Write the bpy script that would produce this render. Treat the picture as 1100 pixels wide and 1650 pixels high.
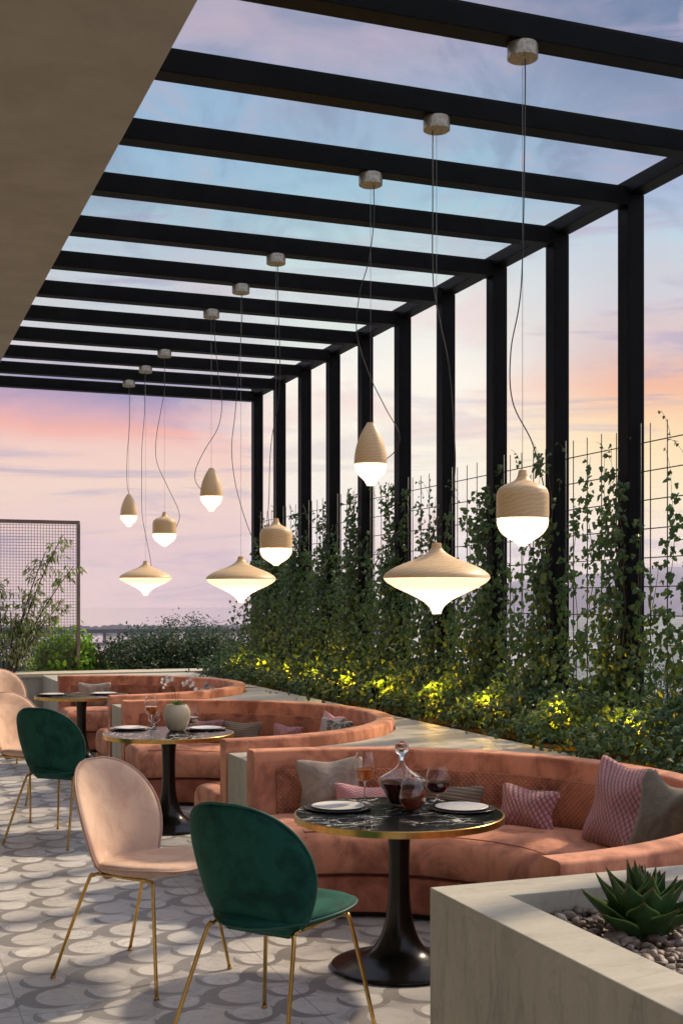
import bpy, bmesh, math, random
import numpy as np
from mathutils import Vector, Matrix
random.seed(7)
rng = np.random.default_rng(7)
PI = math.pi
R_ = math.radians
sc = bpy.context.scene
for o in list(bpy.data.objects):
    bpy.data.objects.remove(o)

# ------------------------------------------------------------------ camera
cam = bpy.data.cameras.new('camera')
cam.sensor_fit = 'HORIZONTAL'
cam.sensor_width = 36.0
cam.lens = 2005 / 1100 * 36
cam.shift_y = 146 / 1100
cam.clip_start = 0.05
cam.clip_end = 30000
camo = bpy.data.objects.new('camera', cam)
sc.collection.objects.link(camo)
camo.location = (0, 0, 1.75)
camo.rotation_euler = (PI / 2, 0, -R_(20.78))
sc.camera = camo

# ------------------------------------------------------------------ sun, sky, exposure
SUN_AZ, SUN_EL = R_(70.7), R_(38)
sl = bpy.data.lights.new('sun', 'SUN')
sl.energy = 4.4
sl.angle = R_(2.2)
sl.color = (1.0, 0.80, 0.56)
so = bpy.data.objects.new('sun', sl)
sc.collection.objects.link(so)
sd = Vector((math.sin(SUN_AZ) * math.cos(SUN_EL), math.cos(SUN_AZ) * math.cos(SUN_EL), math.sin(SUN_EL)))
so.rotation_euler = (-sd).to_track_quat('-Z', 'Y').to_euler()
so.location = (8, 8, 9)

sc.view_settings.view_transform = 'Standard'
sc.view_settings.look = 'None'
sc.view_settings.gamma = 1
sc.view_settings.exposure = 0.0


def lin(r, g, b, a=1.0):
    def c(v):
        v /= 255.0
        return v / 12.92 if v <= 0.04045 else ((v + 0.055) / 1.055) ** 2.4
    return (c(r), c(g), c(b), a)


class NT:
    """small helper round a node tree"""
    def __init__(s, tree):
        s.t = tree
        s.n = tree.nodes
        s.l = tree.links

    def node(s, typ, **kw):
        n = s.n.new(typ)
        for k, v in kw.items():
            if k == 'ins':
                for i, val in v.items():
                    s.put(n, i, val)
            else:
                setattr(n, k, v)
        return n

    def put(s, n, i, val):
        sock = n.inputs[i]
        if isinstance(val, bpy.types.NodeSocket):
            s.l.new(val, sock)
        else:
            sock.default_value = val

    def math(s, op, a, b=0.0, c=0.0, clamp=False):
        n = s.n.new('ShaderNodeMath')
        n.operation = op
        n.use_clamp = clamp
        s.put(n, 0, a)
        s.put(n, 1, b)
        s.put(n, 2, c)
        return n.outputs[0]

    def ramp(s, fac, stops, interp='LINEAR'):
        n = s.n.new('ShaderNodeValToRGB')
        cr = n.color_ramp
        cr.interpolation = interp
        while len(cr.elements) < len(stops):
            cr.elements.new(0.5)
        for e, (p, c) in zip(cr.elements, stops):
            e.position = p
            e.color = c if len(c) == 4 else (*c, 1)
        s.put(n, 0, fac)
        return n.outputs[0]

    def mix(s, fac, a, b, blend='MIX'):
        n = s.n.new('ShaderNodeMix')
        n.data_type = 'RGBA'
        n.blend_type = blend
        s.put(n, 0, fac)
        s.put(n, 6, a)
        s.put(n, 7, b)
        return n.outputs[2]

    def noise(s, vec, scale, detail=3.0, rough=0.5, dist=0.0, out=0):
        n = s.node('ShaderNodeTexNoise', ins={'Vector': vec, 'Scale': scale, 'Detail': detail, 'Roughness': rough, 'Distortion': dist})
        return n.outputs[out]

    def mapping(s, vec, scale=(1, 1, 1), loc=(0, 0, 0), rot=(0, 0, 0)):
        n = s.node('ShaderNodeMapping', ins={'Vector': vec, 'Location': loc, 'Rotation': rot, 'Scale': scale})
        return n.outputs[0]

    def smooth(s, v, lo, hi):
        n = s.node('ShaderNodeMapRange', interpolation_type='SMOOTHSTEP', ins={0: v, 1: lo, 2: hi, 3: 0.0, 4: 1.0})
        return n.outputs[0]


world = bpy.data.worlds.new('World')
sc.world = world
world.use_nodes = True
w = NT(world.node_tree)
w.n.clear()
tc = w.node('ShaderNodeTexCoord').outputs['Generated']
sep = w.node('ShaderNodeSeparateXYZ', ins={0: tc})
X, Y, Z = sep.outputs
hor = w.math('SQRT', w.math('ADD', w.math('MULTIPLY', X, X), w.math('MULTIPLY', Y, Y)))
tel = w.math('DIVIDE', Z, w.math('MAXIMUM', hor, 0.02))            # tangent of the elevation
az = w.math('MULTIPLY', w.math('ARCTAN2', X, Y), 180 / PI)         # degrees from +Y
# soft streaky distortion so that no gradient is a clean band
sv = w.node('ShaderNodeCombineXYZ', ins={0: w.math('MULTIPLY', az, 0.05), 1: w.math('MULTIPLY', tel, 9.0), 2: 0.0}).outputs[0]
n1 = w.noise(w.mapping(sv, scale=(1.0, 1.0, 1.0), rot=(0, 0, R_(-7))), 1.7, 5, 0.55, 0.6)
n2 = w.noise(w.mapping(sv, scale=(0.9, 2.4, 1.0), rot=(0, 0, R_(-9)), loc=(3.1, 7.7, 0)), 1.6, 6, 0.6, 0.8)
n3 = w.noise(w.mapping(sv, scale=(2.0, 1.4, 1.0), loc=(11, 3, 0)), 1.3, 6, 0.6, 0.4)
telw = w.math('ADD', tel, w.math('MULTIPLY', w.math('SUBTRACT', n1, 0.5), 0.06))
tf = w.math('DIVIDE', telw, 1.0)
left = w.ramp(tf, [(0.0, lin(226, 194, 206)), (0.035, lin(222, 188, 202)), (0.06, lin(232, 200, 198)), (0.088, lin(240, 208, 192)),
                   (0.118, lin(240, 198, 186)), (0.136, lin(240, 172, 160)), (0.153, lin(205, 160, 176)), (0.168, lin(148, 138, 178)),
                   (0.192, lin(226, 214, 216)), (0.235, lin(214, 214, 216)), (0.275, lin(196, 204, 214)), (0.31, lin(168, 196, 210)),
                   (0.36, lin(152, 186, 212)), (0.41, lin(150, 178, 206)), (0.46, lin(184, 168, 186)), (0.60, lin(130, 138, 165)),
                   (1.0, lin(110, 125, 158))])
mid = w.ramp(tf, [(0.0, lin(234, 226, 232)), (0.05, lin(242, 232, 230)), (0.12, lin(250, 240, 222)), (0.18, lin(250, 243, 230)),
                  (0.24, lin(226, 232, 226)), (0.29, lin(190, 214, 218)), (0.34, lin(160, 196, 214)), (0.40, lin(156, 176, 202)),
                  (0.45, lin(174, 164, 186)), (0.52, lin(118, 136, 168)), (1.0, lin(100, 118, 152))])
right = w.ramp(tf, [(0.0, lin(232, 220, 224)), (0.045, lin(246, 230, 216)), (0.085, lin(252, 228, 192)), (0.12, lin(254, 222, 168)),
                    (0.15, lin(246, 200, 156)), (0.178, lin(240, 178, 146)), (0.2, lin(214, 188, 186)), (0.235, lin(206, 200, 206)),
                    (0.29, lin(188, 206, 218)), (0.33, lin(158, 178, 206)), (0.39, lin(140, 152, 180)), (0.45, lin(108, 126, 160)),
                    (1.0, lin(88, 104, 140))])
azw = w.math('ADD', az, w.math('MULTIPLY', w.math('SUBTRACT', n3, 0.5), 5.0))
base = w.mix(w.smooth(azw, 15.5, 18.5), left, mid)
base = w.mix(w.smooth(azw, 25.0, 34.0), base, right)
# clouds: thin mauve streaks and peach lit ones
cl1 = w.math('MULTIPLY', w.math('MULTIPLY', w.smooth(n2, 0.50, 0.64), 0.62), w.math('SUBTRACT', 1.0, w.math('MULTIPLY', w.math('MULTIPLY', w.smooth(azw, 15.5, 18.5), w.math('SUBTRACT', 1.0, w.smooth(azw, 25.0, 31.0))), 0.6)))
cl2 = w.math('MULTIPLY', w.smooth(n3, 0.50, 0.68), 0.5)
base = w.mix(cl1, base, lin(172, 160, 190))
base = w.mix(cl2, base, w.ramp(tf, [(0.0, lin(240, 206, 196)), (0.22, lin(236, 204, 200)), (0.33, lin(176, 176, 196)), (0.5, lin(178, 160, 180))]))
n4 = w.noise(w.mapping(sv, scale=(1.6, 0.55, 1.0), loc=(5, 1, 0), rot=(0, 0, R_(-14))), 1.9, 7, 0.62, 1.2)
cl3 = w.math('MULTIPLY', w.math('MULTIPLY', w.smooth(n4, 0.47, 0.66), w.smooth(tel, 0.24, 0.34)), 0.55)
base = w.mix(cl3, base, lin(126, 138, 166))
cl4 = w.math('MULTIPLY', w.math('MULTIPLY', w.smooth(w.math('SUBTRACT', 1.0, n4), 0.50, 0.66), w.smooth(tel, 0.24, 0.34)), 0.45)
base = w.mix(cl4, base, lin(196, 180, 192))
# below the horizon: dull lilac ground tone
base = w.mix(w.smooth(tel, -0.004, -0.03), base, lin(120, 118, 135))
# added fill: unseen sky brightened, warm round the sun, pale overhead and behind
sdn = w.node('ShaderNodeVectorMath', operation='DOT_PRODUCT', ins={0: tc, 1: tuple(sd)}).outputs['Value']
sun_fill = w.smooth(sdn, 0.855, 0.99)
base = w.mix(w.math('MULTIPLY', sun_fill, 0.9), base, (4.2, 3.3, 2.6, 1))
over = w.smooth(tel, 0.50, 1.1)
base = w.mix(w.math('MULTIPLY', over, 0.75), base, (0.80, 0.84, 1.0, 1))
rear_fill = w.math('MULTIPLY', w.smooth(w.math('ABSOLUTE', w.math('SUBTRACT', az, 20.0)), 24.0, 75.0), w.smooth(tel, -0.01, 0.02))
base = w.mix(w.math('MULTIPLY', rear_fill, 0.7), base, (0.86, 0.88, 1.06, 1))
nish = w.node('ShaderNodeTexSky', sky_type='NISHITA', sun_disc=False, sun_elevation=SUN_EL, sun_rotation=SUN_AZ)
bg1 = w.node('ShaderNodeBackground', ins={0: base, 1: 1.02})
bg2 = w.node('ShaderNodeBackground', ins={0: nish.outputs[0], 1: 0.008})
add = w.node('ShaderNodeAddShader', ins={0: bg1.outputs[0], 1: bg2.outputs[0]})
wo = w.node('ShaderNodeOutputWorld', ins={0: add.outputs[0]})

# ------------------------------------------------------------------ materials
MATS = {}


def mat(name):
    m = bpy.data.materials.new(name)
    m.use_nodes = True
    t = NT(m.node_tree)
    t.n.clear()
    t.out = t.node('ShaderNodeOutputMaterial')
    MATS[name] = m
    return m, t


def principled(t, **ins):
    p = t.node('ShaderNodeBsdfPrincipled')
    for k, v in ins.items():
        t.put(p, k.replace('_', ' '), v)
    t.l.new(p.outputs[0], t.out.inputs[0])
    return p


def bump(t, height, strength=0.3, dist=0.01):
    return t.node('ShaderNodeBump', ins={'Strength': strength, 'Distance': dist, 'Height': height}).outputs[0]


def obj_co(t):
    return t.node('ShaderNodeNewGeometry').outputs['Position']


def loc_co(t):
    return t.node('ShaderNodeTexCoord').outputs['Object']


def uv_co(t):
    return t.node('ShaderNodeTexCoord').outputs['UV']


def velvet(name, c1, c2, scale=4.0, quilt=False, sheen=0.22):
    m, t = mat(name)
    co = obj_co(t)
    a = t.noise(co, scale, 4, 0.62, 0.9)
    b = t.noise(t.mapping(co, scale=(1, 1, 0.55)), scale * 3.1, 4, 0.6, 0.4)
    c = t.noise(co, 420, 2, 0.5)
    f = t.math('ADD', t.math('MULTIPLY', a, 0.72), t.math('MULTIPLY', b, 0.28))
    col = t.mix(t.smooth(f, 0.36, 0.60), c2, c1)
    h = t.math('MULTIPLY', c, 0.15)
    if quilt:
        u = t.node('ShaderNodeSeparateXYZ', ins={0: uv_co(t)})
        p = t.math('ADD', u.outputs[0], u.outputs[1])
        q = t.math('SUBTRACT', u.outputs[0], u.outputs[1])
        k = PI / 0.030
        s1 = t.math('ABSOLUTE', t.math('SINE', t.math('MULTIPLY', p, k)))
        s2 = t.math('ABSOLUTE', t.math('SINE', t.math('MULTIPLY', q, k)))
        mn = t.math('POWER', t.math('MINIMUM', s1, s2), 0.5)
        h = t.math('ADD', h, mn)
        col = t.mix(t.math('MULTIPLY', t.math('SUBTRACT', 1.0, mn), 0.5), col, c2)
    pr = principled(t, Base_Color=col, Roughness=0.78, Sheen_Weight=sheen, Sheen_Roughness=0.4, Sheen_Tint=(1.0, 0.75, 0.6, 1),
                    Normal=bump(t, h, 0.8 if quilt else 0.25, 0.008 if quilt else 0.002))
    pr.inputs['Specular IOR Level'].default_value = 0.2
    return m


TERRA = velvet('terracotta_velvet', (0.68, 0.305, 0.195, 1), (0.32, 0.118, 0.075, 1), 3.3, sheen=0.3)
TERRAQ = velvet('terracotta_quilted_velvet', (0.64, 0.27, 0.165, 1), (0.25, 0.088, 0.056, 1), 3.6, quilt=True)
TERRAB = velvet('terracotta_velvet_base', (0.50, 0.185, 0.115, 1), (0.27, 0.092, 0.060, 1), 4.0)
GREEN = velvet('green_velvet', (0.008, 0.078, 0.058, 1), (0.003, 0.038, 0.030, 1), 7.0, sheen=0.15)
MATS['green_velvet'].node_tree.nodes['Principled BSDF'].inputs['Sheen Tint'].default_value = (0.3, 1.0, 0.75, 1)
PINK = velvet('pink_velvet', (0.68, 0.49, 0.375, 1), (0.55, 0.37, 0.285, 1), 6.0, sheen=0.3)


def simple(name, color, rough=0.5, metallic=0.0, nscale=0, namp=0.15, bumps=0.0, spec=0.5, bdist=0.002):
    m, t = mat(name)
    col = color
    kw = {}
    if nscale:
        f = t.noise(loc_co(t), nscale, 4, 0.6)
        dark = tuple(c * (1 - 2.2 * namp) for c in color[:3]) + (1,)
        lite = tuple(min(1, c * (1 + namp)) for c in color[:3]) + (1,)
        col = t.mix(t.smooth(f, 0.3, 0.7), dark, lite)
        if bumps:
            kw['Normal'] = bump(t, f, bumps, bdist)
    pr = principled(t, Base_Color=col, Roughness=rough, Metallic=metallic, **kw)
    pr.inputs['Specular IOR Level'].default_value = spec
    return m


BRASS = simple('brass', (0.62, 0.40, 0.13, 1), 0.28, 1.0, 30, 0.08)
BLACKM = simple('black_steel', (0.003, 0.003, 0.0033, 1), 0.5, 0.0, 6, 0.25, 0.05, spec=0.09)
WIRE = simple('dark_wire', (0.02, 0.02, 0.02, 1), 0.5)
STEELW = simple('steel_cable', (0.25, 0.25, 0.25, 1), 0.4, 0.6)
CANOPY = simple('brushed_canopy_metal', (0.36, 0.32, 0.25, 1), 0.42, 0.6, 60, 0.15)
PEDESTAL = simple('bronze_black_pedestal', (0.010, 0.009, 0.008, 1), 0.22, 0.35, 12, 0.2, 0.03)
SOIL = simple('dark_soil', (0.028, 0.016, 0.010, 1), 0.95, 0, 30, 0.4, 0.8, spec=0.1, bdist=0.02)
BARK = simple('brown_bark', (0.07, 0.045, 0.03, 1), 0.9, 0, 30, 0.3, 0.6)
STEM = simple('ivy_stem', (0.07, 0.055, 0.03, 1), 0.8)
BROWNSTEEL = simple('brown_steel_frame', (0.20, 0.15, 0.14, 1), 0.5, 0.0, 20, 0.1)
WHITECER = simple('white_glazed_plate', (0.80, 0.78, 0.76, 1), 0.18, 0, 5, 0.02)
DARKCER = simple('charcoal_plate', (0.03, 0.03, 0.032, 1), 0.2, 0, 5, 0.1)
POTM = simple('cream_pot', (0.66, 0.60, 0.46, 1), 0.45, 0, 14, 0.04)
PETAL = simple('white_petal', (0.85, 0.80, 0.78, 1), 0.6)
STUCCO = simple('stucco', (0.34, 0.315, 0.27, 1), 0.9, 0, 3, 0.05, 0.1)
SHADOWGAP = simple('dark_plinth', (0.012, 0.008, 0.007, 1), 0.8)


def make_stone(name, c1, c2, c3, sx=(1, 1, 1)):
    m, t = mat(name)
    co = obj_co(t)
    a = t.noise(t.mapping(co, scale=sx, rot=(0.05, 0.1, 0.2)), 2.2, 6, 0.62, 0.7)
    b = t.noise(t.mapping(co, scale=tuple(s * 2.1 for s in sx), loc=(4, 2, 1)), 3.4, 8, 0.68, 1.2)
    g = t.noise(co, 60, 4, 0.6)
    col = t.mix(t.smooth(a, 0.3, 0.7), c2, c1)
    col = t.mix(t.math('MULTIPLY', t.smooth(b, 0.50, 0.72), 0.5), col, c3)
    g2 = t.noise(co, 14, 6, 0.7, 0.8)
    col = t.mix(t.math('MULTIPLY', g, 0.22), col, c3)
    col = t.mix(t.math('MULTIPLY', t.smooth(g2, 0.52, 0.72), 0.35), col, c3)
    principled(t, Base_Color=col, Roughness=t.math('ADD', 0.42, t.math('MULTIPLY', g, 0.25)),
               Normal=bump(t, t.math('ADD', g, b), 0.12, 0.003))
    return m


STONE_TOP = make_stone('veined_limestone_top', (0.54, 0.52, 0.44, 1), (0.43, 0.415, 0.355, 1), (0.25, 0.24, 0.205, 1), (0.6, 2.4, 1))
STONE = make_stone('veined_limestone', (0.53, 0.515, 0.44, 1), (0.41, 0.40, 0.345, 1), (0.19, 0.185, 0.16, 1), (2.2, 2.2, 0.45))
COPING = make_stone('pale_coping_stone', (0.66, 0.60, 0.48, 1), (0.55, 0.50, 0.40, 1), (0.42, 0.38, 0.3, 1), (1, 2, 1))


def marble_black():
    m, t = mat('black_veined_marble')
    co = loc_co(t)
    dist = t.noise(co, 3.0, 5, 0.6, out=1)
    v = t.node('ShaderNodeVectorMath', operation='SCALE', ins={0: dist, 'Scale': 0.55}).outputs[0]
    wv = t.node('ShaderNodeVectorMath', operation='ADD', ins={0: t.mapping(co, scale=(1, 2.4, 1), rot=(0, 0, 0.35)), 1: v}).outputs[0]
    vo = t.node('ShaderNodeTexVoronoi', feature='DISTANCE_TO_EDGE', ins={'Vector': wv, 'Scale': 4.5}).outputs[0]
    n2 = t.noise(wv, 7, 6, 0.7)
    e = t.math('ABSOLUTE', t.math('SUBTRACT', n2, 0.5))
    v1 = t.math('SUBTRACT', 1.0, t.smooth(vo, 0.0, 0.040))
    v2 = t.math('SUBTRACT', 1.0, t.smooth(e, 0.0, 0.008))
    pat = t.smooth(t.noise(co, 4.0, 3, 0.5), 0.42, 0.60)
    f = t.math('MULTIPLY', t.math('MAXIMUM', v1, t.math('MULTIPLY', v2, 0.7)), pat, clamp=True)
    col = t.mix(f, (0.008, 0.009, 0.010, 1), (0.85, 0.85, 0.82, 1))
    pr = principled(t, Base_Color=col, Roughness=0.16)
    pr.inputs['Specular IOR Level'].default_value = 0.025
    return m


MARBLE = marble_black()


def floor_mat():
    m, t = mat('scalloped_marble_mosaic')
    co = obj_co(t)
    big = t.noise(co, 1.1, 4, 0.6)
    # warp slightly so that no tile is perfectly regular
    p = t.mapping(co, rot=(0, 0, R_(45)), scale=(1 / 0.36, 1 / 0.36, 1))
    s = t.node('ShaderNodeSeparateXYZ', ins={0: p})
    px, py = s.outputs[0], s.outputs[1]

    def lattice(ox, oy):
        a = t.math('SUBTRACT', t.math('FRACT', t.math('ADD', px, ox)), 0.5)
        b = t.math('SUBTRACT', t.math('FRACT', t.math('ADD', py, oy)), 0.5)
        return a, b

    def circ(ab, r, cx=0.0, cy=0.0, soft=0.008):
        a, b = ab
        a = t.math('SUBTRACT', a, cx)
        b = t.math('SUBTRACT', b, cy)
        d = t.math('SQRT', t.math('ADD', t.math('MULTIPLY', a, a), t.math('MULTIPLY', b, b)))
        return t.math('SUBTRACT', 1.0, t.smooth(d, r - soft, r + soft))

    A = lattice(0, 0)
    B = lattice(0.5, 0.5)
    # grey S-ribbons: a ring sector round each big disc, cut by the neighbour's disc
    discA = circ(A, 0.335)
    ringA = circ(A, 0.42)
    discB = circ(B, 0.235)
    ringB = circ(B, 0.335)
    offA = circ(A, 0.355, 0.10, 0.10)
    offB = circ(B, 0.27, -0.09, 0.09)
    gA = t.math('MULTIPLY', ringA, t.math('SUBTRACT', 1.0, offA))
    gB = t.math('MULTIPLY', ringB, t.math('SUBTRACT', 1.0, offB))
    vein = t.noise(co, 5, 7, 0.68, 1.6)
    vv = t.math('SUBTRACT', 1.0, t.smooth(t.math('ABSOLUTE', t.math('SUBTRACT', vein, 0.5)), 0.0, 0.02))
    vv = t.math('MULTIPLY', vv, t.smooth(t.noise(co, 2.2, 2, 0.5), 0.5, 0.7))
    fine = t.noise(co, 24, 5, 0.65)
    # tone per tile
    wn = t.node('ShaderNodeTexWhiteNoise', noise_dimensions='2D', ins={'Vector': t.node('ShaderNodeVectorMath', operation='FLOOR', ins={0: p}).outputs[0]}).outputs[0]
    p2 = t.mapping(p, loc=(0.5, 0.5, 0))
    wn2 = t.node('ShaderNodeTexWhiteNoise', noise_dimensions='2D', ins={'Vector': t.node('ShaderNodeVectorMath', operation='FLOOR', ins={0: p2}).outputs[0]}).outputs[0]
    cream = t.mix(wn, (0.44, 0.435, 0.43, 1), (0.66, 0.65, 0.62, 1))
    white = t.mix(wn2, (0.62, 0.62, 0.61, 1), (0.80, 0.79, 0.77, 1))
    grey = t.mix(fine, (0.165, 0.16, 0.158, 1), (0.29, 0.275, 0.27, 1))
    col = t.mix(discA, cream, t.mix(wn, (0.52, 0.51, 0.50, 1), (0.70, 0.69, 0.66, 1)))
    col = t.mix(gA, col, grey)
    col = t.mix(gB, col, grey)
    col = t.mix(discB, col, white)
    mot = t.noise(co, 9, 6, 0.7, 1.2)
    col = t.mix(t.math('MULTIPLY', t.smooth(mot, 0.46, 0.66), 0.38), col, (0.30, 0.29, 0.30, 1))
    col = t.mix(t.math('MULTIPLY', t.smooth(big, 0.45, 0.7), 0.22), col, (0.33, 0.31, 0.29, 1))
    col = t.mix(t.math('MULTIPLY', vv, 0.7), col, (0.16, 0.15, 0.15, 1))
    col = t.mix(t.math('MULTIPLY', fine, 0.22), col, (0.36, 0.34, 0.32, 1))
    # square slab joints
    q = t.mapping(co, scale=(1 / 1.2, 1 / 1.2, 1))
    sq = t.node('ShaderNodeSeparateXYZ', ins={0: q})
    ja = t.math('ABSOLUTE', t.math('SUBTRACT', t.math('FRACT', sq.outputs[0]), 0.5))
    jb = t.math('ABSOLUTE', t.math('SUBTRACT', t.math('FRACT', sq.outputs[1]), 0.5))
    j = t.math('SUBTRACT', 1.0, t.smooth(t.math('MINIMUM', ja, jb), 0.001, 0.0035))
    col = t.mix(t.math('MULTIPLY', j, 0.6), col, (0.10, 0.095, 0.09, 1))
    principled(t, Base_Color=col, Roughness=t.math('ADD', 0.26, t.math('MULTIPLY', fine, 0.28)),
               Normal=bump(t, t.math('ADD', fine, t.math('MULTIPLY', j, -2.0)), 0.08, 0.002))
    return m


FLOOR = floor_mat()


def wood_mat():
    m, t = mat('pale_turned_wood')
    co = loc_co(t)
    wv = t.node('ShaderNodeTexWave', wave_type='BANDS', bands_direction='Z', wave_profile='SIN',
                ins={'Vector': t.mapping(co, rot=(0.25, 0.15, 0)), 'Scale': 15, 'Distortion': 6, 'Detail': 3, 'Detail Scale': 1.4}).outputs[0]
    n = t.noise(t.mapping(co, scale=(1, 1, 5)), 9, 4, 0.6)
    col = t.mix(t.math('MULTIPLY', wv, 0.55), (0.78, 0.55, 0.30, 1), (0.58, 0.37, 0.17, 1))
    col = t.mix(t.math('MULTIPLY', n, 0.3), col, (0.78, 0.57, 0.33, 1))
    principled(t, Base_Color=col, Roughness=0.45, Normal=bump(t, wv, 0.05, 0.001))
    return m


WOOD = wood_mat()


def emit(name, col, s):
    m, t = mat(name)
    e = t.node('ShaderNodeEmission', ins={0: col, 1: s})
    t.l.new(e.outputs[0], t.out.inputs[0])
    return m


def glow_mat():
    m, t = mat('lit_opal_glass')
    pr = principled(t, Base_Color=(0.85, 0.82, 0.76, 1), Roughness=0.15)
    tl = t.node('ShaderNodeBsdfTranslucent', ins={0: (0.9, 0.86, 0.78, 1)})
    mx = t.node('ShaderNodeMixShader', ins={0: 0.6, 1: pr.outputs[0], 2: tl.outputs[0]})
    t.l.new(mx.outputs[0], t.out.inputs[0])
    pr.inputs['Emission Color'].default_value = (1.0, 0.84, 0.62, 1)
    pr.inputs['Emission Strength'].default_value = 0.8
    return m


GLOW = glow_mat()
YLENS = emit('yellow_lens', (1.0, 0.85, 0.1, 1), 4)


def glass_mat(name, col=(1, 1, 1, 1), rough=0.0, ior=1.45):
    m, t = mat(name)
    principled(t, Base_Color=col, Roughness=rough, Transmission_Weight=1.0, IOR=ior)
    return m


GLASS = glass_mat('clear_glass', (0.97, 0.98, 0.98, 1))
WINE_RED = simple('red_wine', (0.10, 0.010, 0.012, 1), 0.05)
m_, t_ = mat('amber_wine')
principled(t_, Base_Color=(0.80, 0.22, 0.03, 1), Roughness=0.03, Transmission_Weight=0.45, IOR=1.34)
WINE_AMB = m_
m_, t_ = mat('tawny_wine')
principled(t_, Base_Color=(0.42, 0.10, 0.045, 1), Roughness=0.03, Transmission_Weight=0.5, IOR=1.34)
WINE_TAW = m_


def pane_mat():
    m, t = mat('roof_pane_glass')
    tr = t.node('ShaderNodeBsdfTransparent', ins={0: (0.96, 0.985, 0.99, 1)})
    gl = t.node('ShaderNodeBsdfGlossy', ins={0: (1, 1, 1, 1), 1: 0.35})
    fr = t.node('ShaderNodeLayerWeight', ins={0: 0.5})
    mx = t.node('ShaderNodeMixShader', ins={0: t.math('MULTIPLY', t.math('POWER', fr.outputs[1], 5.0), 0.10), 1: tr.outputs[0], 2: gl.outputs[0]})
    t.l.new(mx.outputs[0], t.out.inputs[0])
    return m


PANE = pane_mat()


def leaf_mat(name, cols, trans=0.3, rough=0.45):
    m, t = mat(name)
    r = t.node('ShaderNodeNewGeometry').outputs['Random Per Island']
    n = len(cols)
    col = t.ramp(r, [(i / (n - 1), (*c, 1)) for i, c in enumerate(cols)])
    pr = t.node('ShaderNodeBsdfPrincipled', ins={'Base Color': col, 'Roughness': rough})
    pr.inputs['Specular IOR Level'].default_value = 0.35
    tl = t.node('ShaderNodeBsdfTranslucent', ins={0: t.mix(0.4, col, (0.11, 0.24, 0.03, 1))})
    mx = t.node('ShaderNodeMixShader', ins={0: trans, 1: pr.outputs[0], 2: tl.outputs[0]})
    t.l.new(mx.outputs[0], t.out.inputs[0])
    return m


IVY = leaf_mat('ivy_leaves', [(0.024, 0.056, 0.020), (0.040, 0.086, 0.028), (0.062, 0.118, 0.036), (0.105, 0.16, 0.050), (0.036, 0.080, 0.028), (0.030, 0.066, 0.024), (0.055, 0.10, 0.035)], 0.13, 0.4)
COVER = leaf_mat('ground_cover_leaves', [(0.026, 0.062, 0.028), (0.048, 0.10, 0.040), (0.072, 0.135, 0.052), (0.12, 0.19, 0.07)], 0.15, 0.4)
DARKSHRUB = leaf_mat('dark_shrub_leaves', [(0.012, 0.028, 0.010), (0.022, 0.046, 0.014), (0.04, 0.07, 0.018)], 0.15)
LIMESHRUB = leaf_mat('lime_shrub_leaves', [(0.12, 0.28, 0.025), (0.22, 0.44, 0.04), (0.42, 0.62, 0.08)], 0.5)
OLIVE = leaf_mat('silver_green_leaves', [(0.20, 0.27, 0.10), (0.33, 0.40, 0.16), (0.55, 0.56, 0.34), (0.12, 0.18, 0.07)], 0.5)
FARTREE = leaf_mat('far_tree_leaves', [(0.030, 0.060, 0.048), (0.045, 0.082, 0.064), (0.060, 0.10, 0.075)], 0.1, 0.8)  # bluish haze tint of distance put into the leaf colour


def agave_mat():
    m, t = mat('agave_leaf')
    u = t.node('ShaderNodeSeparateXYZ', ins={0: uv_co(t)})
    edge = t.math('ABSOLUTE', t.math('SUBTRACT', u.outputs[0], 0.5))
    e = t.smooth(edge, 0.42, 0.5)
    n = t.noise(loc_co(t), 30, 3, 0.6)
    col = t.mix(n, (0.012, 0.042, 0.014, 1), (0.032, 0.088, 0.022, 1))
    col = t.mix(e, col, (0.19, 0.30, 0.08, 1))
    col = t.mix(t.smooth(u.outputs[1], 0.9, 1.0), col, (0.16, 0.08, 0.03, 1))
    principled(t, Base_Color=col, Roughness=0.38)
    return m


AGAVE = agave_mat()


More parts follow.
